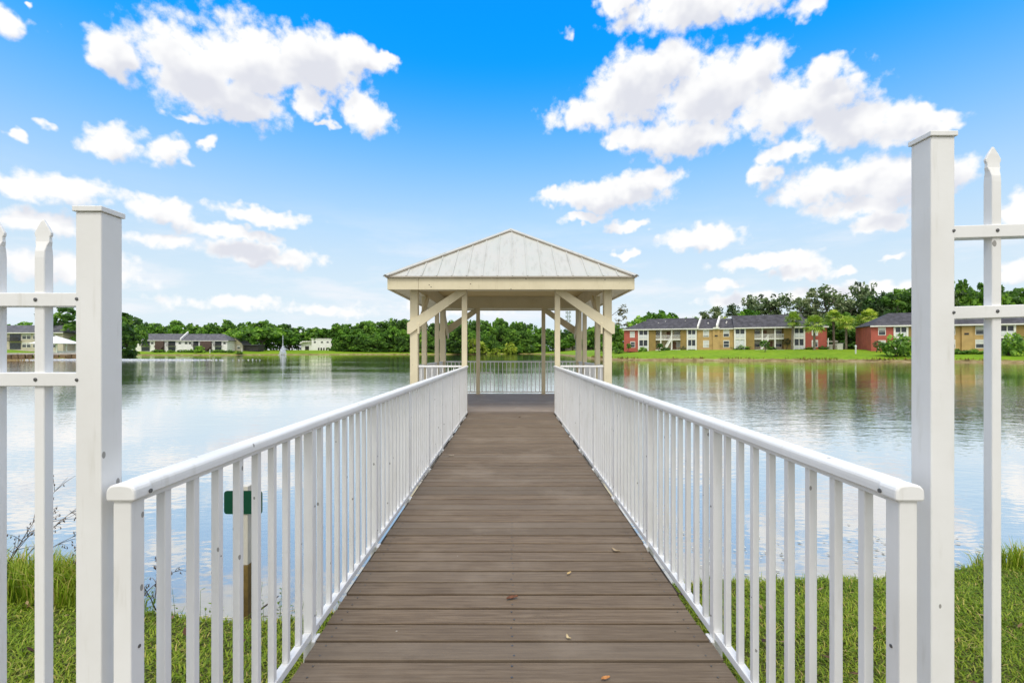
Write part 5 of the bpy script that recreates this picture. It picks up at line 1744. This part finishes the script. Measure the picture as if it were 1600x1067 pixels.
def dry_weed(base, seed, h, spread, n, label):
    r = np.random.RandomState(seed)
    b = MB()
    for k in range(n):
        a = spread[0] + (spread[1] - spread[0]) * r.rand()
        L = h * r.uniform(.65, 1.1)
        p = Vector(base) + Vector((r.normal() * .05, r.normal() * .05, 0))
        pts = [p]
        d = Vector((math.sin(a) * .55, r.normal() * .2, 1)).normalized()
        for j in range(7):
            d = (d + Vector((math.sin(a) * .14 + r.normal() * .06, r.normal() * .06, -.06))).normalized()
            pts.append(pts[-1] + d * L / 7)
        b.tube(pts, [.0042 * (1 - .11 * j) for j in range(8)], 5)
        for j in (3, 4, 5, 6):
            for _ in range(2):
                e = (d + Vector((r.normal() * .7, r.normal() * .4, r.normal() * .45))).normalized()
                l = L * r.uniform(.10, .26)
                q = pts[j]
                q2 = q + e * l * .5 + Vector((0, 0, .01)); q3 = q + e * l
                b.tube([q, q2, q3], [.0022, .0017, .001], 4)
                for u in (.45, .7, .95):
                    if r.rand() < .55:
                        c = q + e * l * u
                        b.tube([c, c + Vector((r.normal() * .006, 0, -.010)), c + Vector((r.normal() * .006, 0, -.018))], [.0015, .0042, .001], 5)
    tag(b.build('dry_weed', M['twig'], smooth=True), label, 'dry weed')


dry_weed((-3.75, 3.5, -.40), 3, .85, (.2, 1.1), 5, 'bare dry weed with seed pods leaning out of the tall grass, leftmost')
dry_weed((-3.1, 3.4, -.38), 8, .58, (-.1, .9), 6, 'tangle of bare twigs between the picket and the left gate post')
dry_weed((-2.45, 3.2, -.40), 12, .32, (-.6, .8), 4, 'low wispy weed just right of the left railing\'s end post')

# green weeds along the edge by the sign
V, Fq, t = [], [], []
for k in range(26):
    x = rs.uniform(-2.4, -1.35); y = 3.12 + rs.uniform(-.12, .12); z = gz(x, y)
    hgt = rs.uniform(.10, .30)
    for j in range(9):
        u = (j + 1) / 9
        a = rs.uniform(0, 6.28); L = rs.uniform(.018, .034)
        c = np.array([x + .03 * math.sin(u * 3 + k), y, z + hgt * u]); d = np.array([math.cos(a), math.sin(a), .35]); s1 = np.array([-math.sin(a), math.cos(a), 0]) * L * .22
        i0 = len(V)
        V += [c, c + d * L * .5 + s1, c + d * L, c + d * L * .5 - s1]
        Fq.append((i0, i0 + 1, i0 + 2, i0 + 3)); t.append(rs.uniform(.2, .7))
    i0 = len(V)
    V += [np.array([x - .002, y, z]), np.array([x + .002, y, z]), np.array([x + .001 + .03 * math.sin(3 + k), y, z + hgt]), np.array([x - .001 + .03 * math.sin(3 + k), y, z + hgt])]
    Fq.append((i0, i0 + 1, i0 + 2, i0 + 3)); t.append(.4)
tag(inst('shore_weeds', np_mesh('shore_weeds', np.array(V), np.array(Fq), np.array(t), M['grass'])), kind='stuff')

# flecks of scum drifting near the right-hand edge
V, Fq, t = [], [], []
for k in range(160):
    x, y = 4.3 + rs.normal() * .55 - 2.2 * (k % 3 == 0), 4.95 + rs.normal() * .28
    if shore_sd(np.array([x]), np.array([y]))[0] > -.35: continue
    L = rs.uniform(.008, .03)
    i0 = len(V)
    n = 5
    V += [(x + L * math.cos(a_) * rs.uniform(.6, 1.3), y + L * math.sin(a_) * rs.uniform(.6, 1.3), WATER + .016) for a_ in np.arange(4) * 1.57 + rs.rand()]
    Fq.append((i0, i0 + 1, i0 + 2, i0 + 3)); t.append(rs.rand())
tag(inst('pond_scum', np_mesh('pond_scum', np.array(V), np.array(Fq), np.array(t), plain('scum', (.55, .56, .50), .8, .2, 5))), kind='stuff')

# dead leaves lying on the boards
leafs = [((800, 936), 'curled rust-brown dead leaf in the middle of the boardwalk', (.16, .06, .025), .052, .5), ((889, 898), 'small pale tan leaf right of centre on the boardwalk', (.50, .36, .17), .030, .9), ((888, 998), 'thin cream leaf sliver near the boardwalk\'s front right', (.55, .44, .26), .026, 2.2),
         ((962, 861), 'pale twig-like leaf by the right railing of the boardwalk', (.42, .32, .20), .050, 2.5), ((705, 713), 'pale dry leaf on the boardwalk near the left railing', (.45, .38, .28), .055, .2), ((946, 1063), 'orange leaf at the very front of the boardwalk', (.50, .22, .07), .030, .4), ((812, 652), 'dark leaf far along the boardwalk near the gazebo', (.10, .05, .03), .05, 1.0)]
for (px, py), lab, col, L, a in leafs:
    y = EYE * F / (py - HY)
    x = at(px, y)
    n = 7
    L *= 1.25
    b = MB()
    vs, fs = [], []
    for i in range(n):
        u = i / (n - 1)
        w = L * .20 * math.sin(math.pi * min(.97, max(.05, u))) + .0006
        cx = (u - .5) * L
        cy = .12 * L * math.sin(u * 4.0)
        cz = .004 + .012 * abs(u - .45)
        vs += [(cx, cy - w, cz + .006), (cx, cy, cz), (cx, cy + w, cz + .007)]
    for i in range(n - 1):
        fs += [(3 * i, 3 * i + 3, 3 * i + 4, 3 * i + 1), (3 * i + 1, 3 * i + 4, 3 * i + 5, 3 * i + 2)]
    top = [Vector(v) for v in vs]
    b.add(vs, fs)
    o = b.build('fallen_leaf', plain('dead_leaf', col, .7, .3, 60), None, True, loc=(x, y, 0))
    o.rotation_euler = (0, 0, a)
    sm = o.modifiers.new('solid', 'SOLIDIFY'); sm.thickness = .0008
    tag(o, lab, 'leaf')

# ---------------------------------------------------------------- fountains
def spray_mat():
    m, N, out = new_mat('spray')
    d = N.n('ShaderNodeBsdfDiffuse', ins={'Color': (.9, .92, .95, 1)})
    tr = N.n('ShaderNodeBsdfTransparent')
    tl = N.n('ShaderNodeBsdfTranslucent', ins={'Color': (.9, .92, .95, 1)})
    ad = N.n('ShaderNodeMixShader', ins={0: .5})
    N.t.links.new(d.outputs[0], ad.inputs[1]); N.t.links.new(tl.outputs[0], ad.inputs[2])
    mx = N.n('ShaderNodeMixShader', ins={0: .8})
    N.t.links.new(tr.outputs[0], mx.inputs[1]); N.t.links.new(ad.outputs[0], mx.inputs[2])
    N.t.links.new(mx.outputs[0], out.inputs[0])
    return m


M['spray'] = spray_mat()


def droplets(n, fn, size):
    P = np.array([fn() for _ in range(n)])
    d1 = rs.normal(size=(n, 3)); d1 /= np.linalg.norm(d1, axis=1)[:, None]
    d2 = np.cross(d1, rs.normal(size=(n, 3))); d2 /= np.linalg.norm(d2, axis=1)[:, None]
    s = (size * rs.uniform(.5, 1.4, n))[:, None]
    V = np.stack([P - d1 * s, P - d2 * s, P + d1 * s, P + d2 * s], 1).reshape(-1, 3)
    return V, np.arange(4 * n).reshape(n, 4), np.zeros(n)


def jet():
    u = rs.rand() ** 1.5
    r = .05 + .22 * (1 - u) ** 1.5
    return (rs.normal() * r, rs.normal() * r, .3 + 9.2 * u)


def skirt():
    a = rs.uniform(0, 6.28); u = rs.rand()
    r = 1.5 * u
    return (r * math.cos(a) + rs.normal() * .25, r * math.sin(a) + rs.normal() * .25, max(.05, 4.2 * (1 - u ** 2) * rs.uniform(.4, 1.05)))


yf = 226.0
t = thing('fountain', 'tall white water jet of the fountain in front of the far shore\'s shade tree', 'fountain', (at(442, yf), yf, WATER))
inst('jet', np_mesh('jet', *droplets(700, jet, .10), M['spray']), t)
inst('spray', np_mesh('spray', *droplets(1000, skirt, .15), M['spray']), t)
MB().tube([(0, 0, -.2), (0, 0, .12), (0, 0, .28)], [1.0, 1.0, .3], 14).build('float', M['dark_rail'], t)


def low():
    a = rs.uniform(0, 6.28); u = rs.rand()
    r = 3.2 * u
    return (r * math.cos(a), r * math.sin(a), max(.03, 3.0 * (1 - u ** 2) * rs.uniform(.2, 1.05)))


def white_flecks():
    return (rs.normal() * 11.0, rs.normal() * .7, .04 + abs(rs.normal()) * .05)  # small white flecks spread in a long streak over the water


yf = 106.0
t = thing('fountain', 'low bubbling fountain with a long white streak, mostly behind the left gate post', 'fountain', (at(150, yf), yf, WATER))
inst('spray', np_mesh('spray', *droplets(1800, low, .11), M['spray']), t)
o = inst('white_flecks', np_mesh('white_flecks', *droplets(5000, white_flecks, .16), M['spray']), t)
MB().tube([(0, 0, -.2), (0, 0, .12), (0, 0, .28)], [1.0, 1.0, .3], 14).build('float', M['dark_rail'], t)
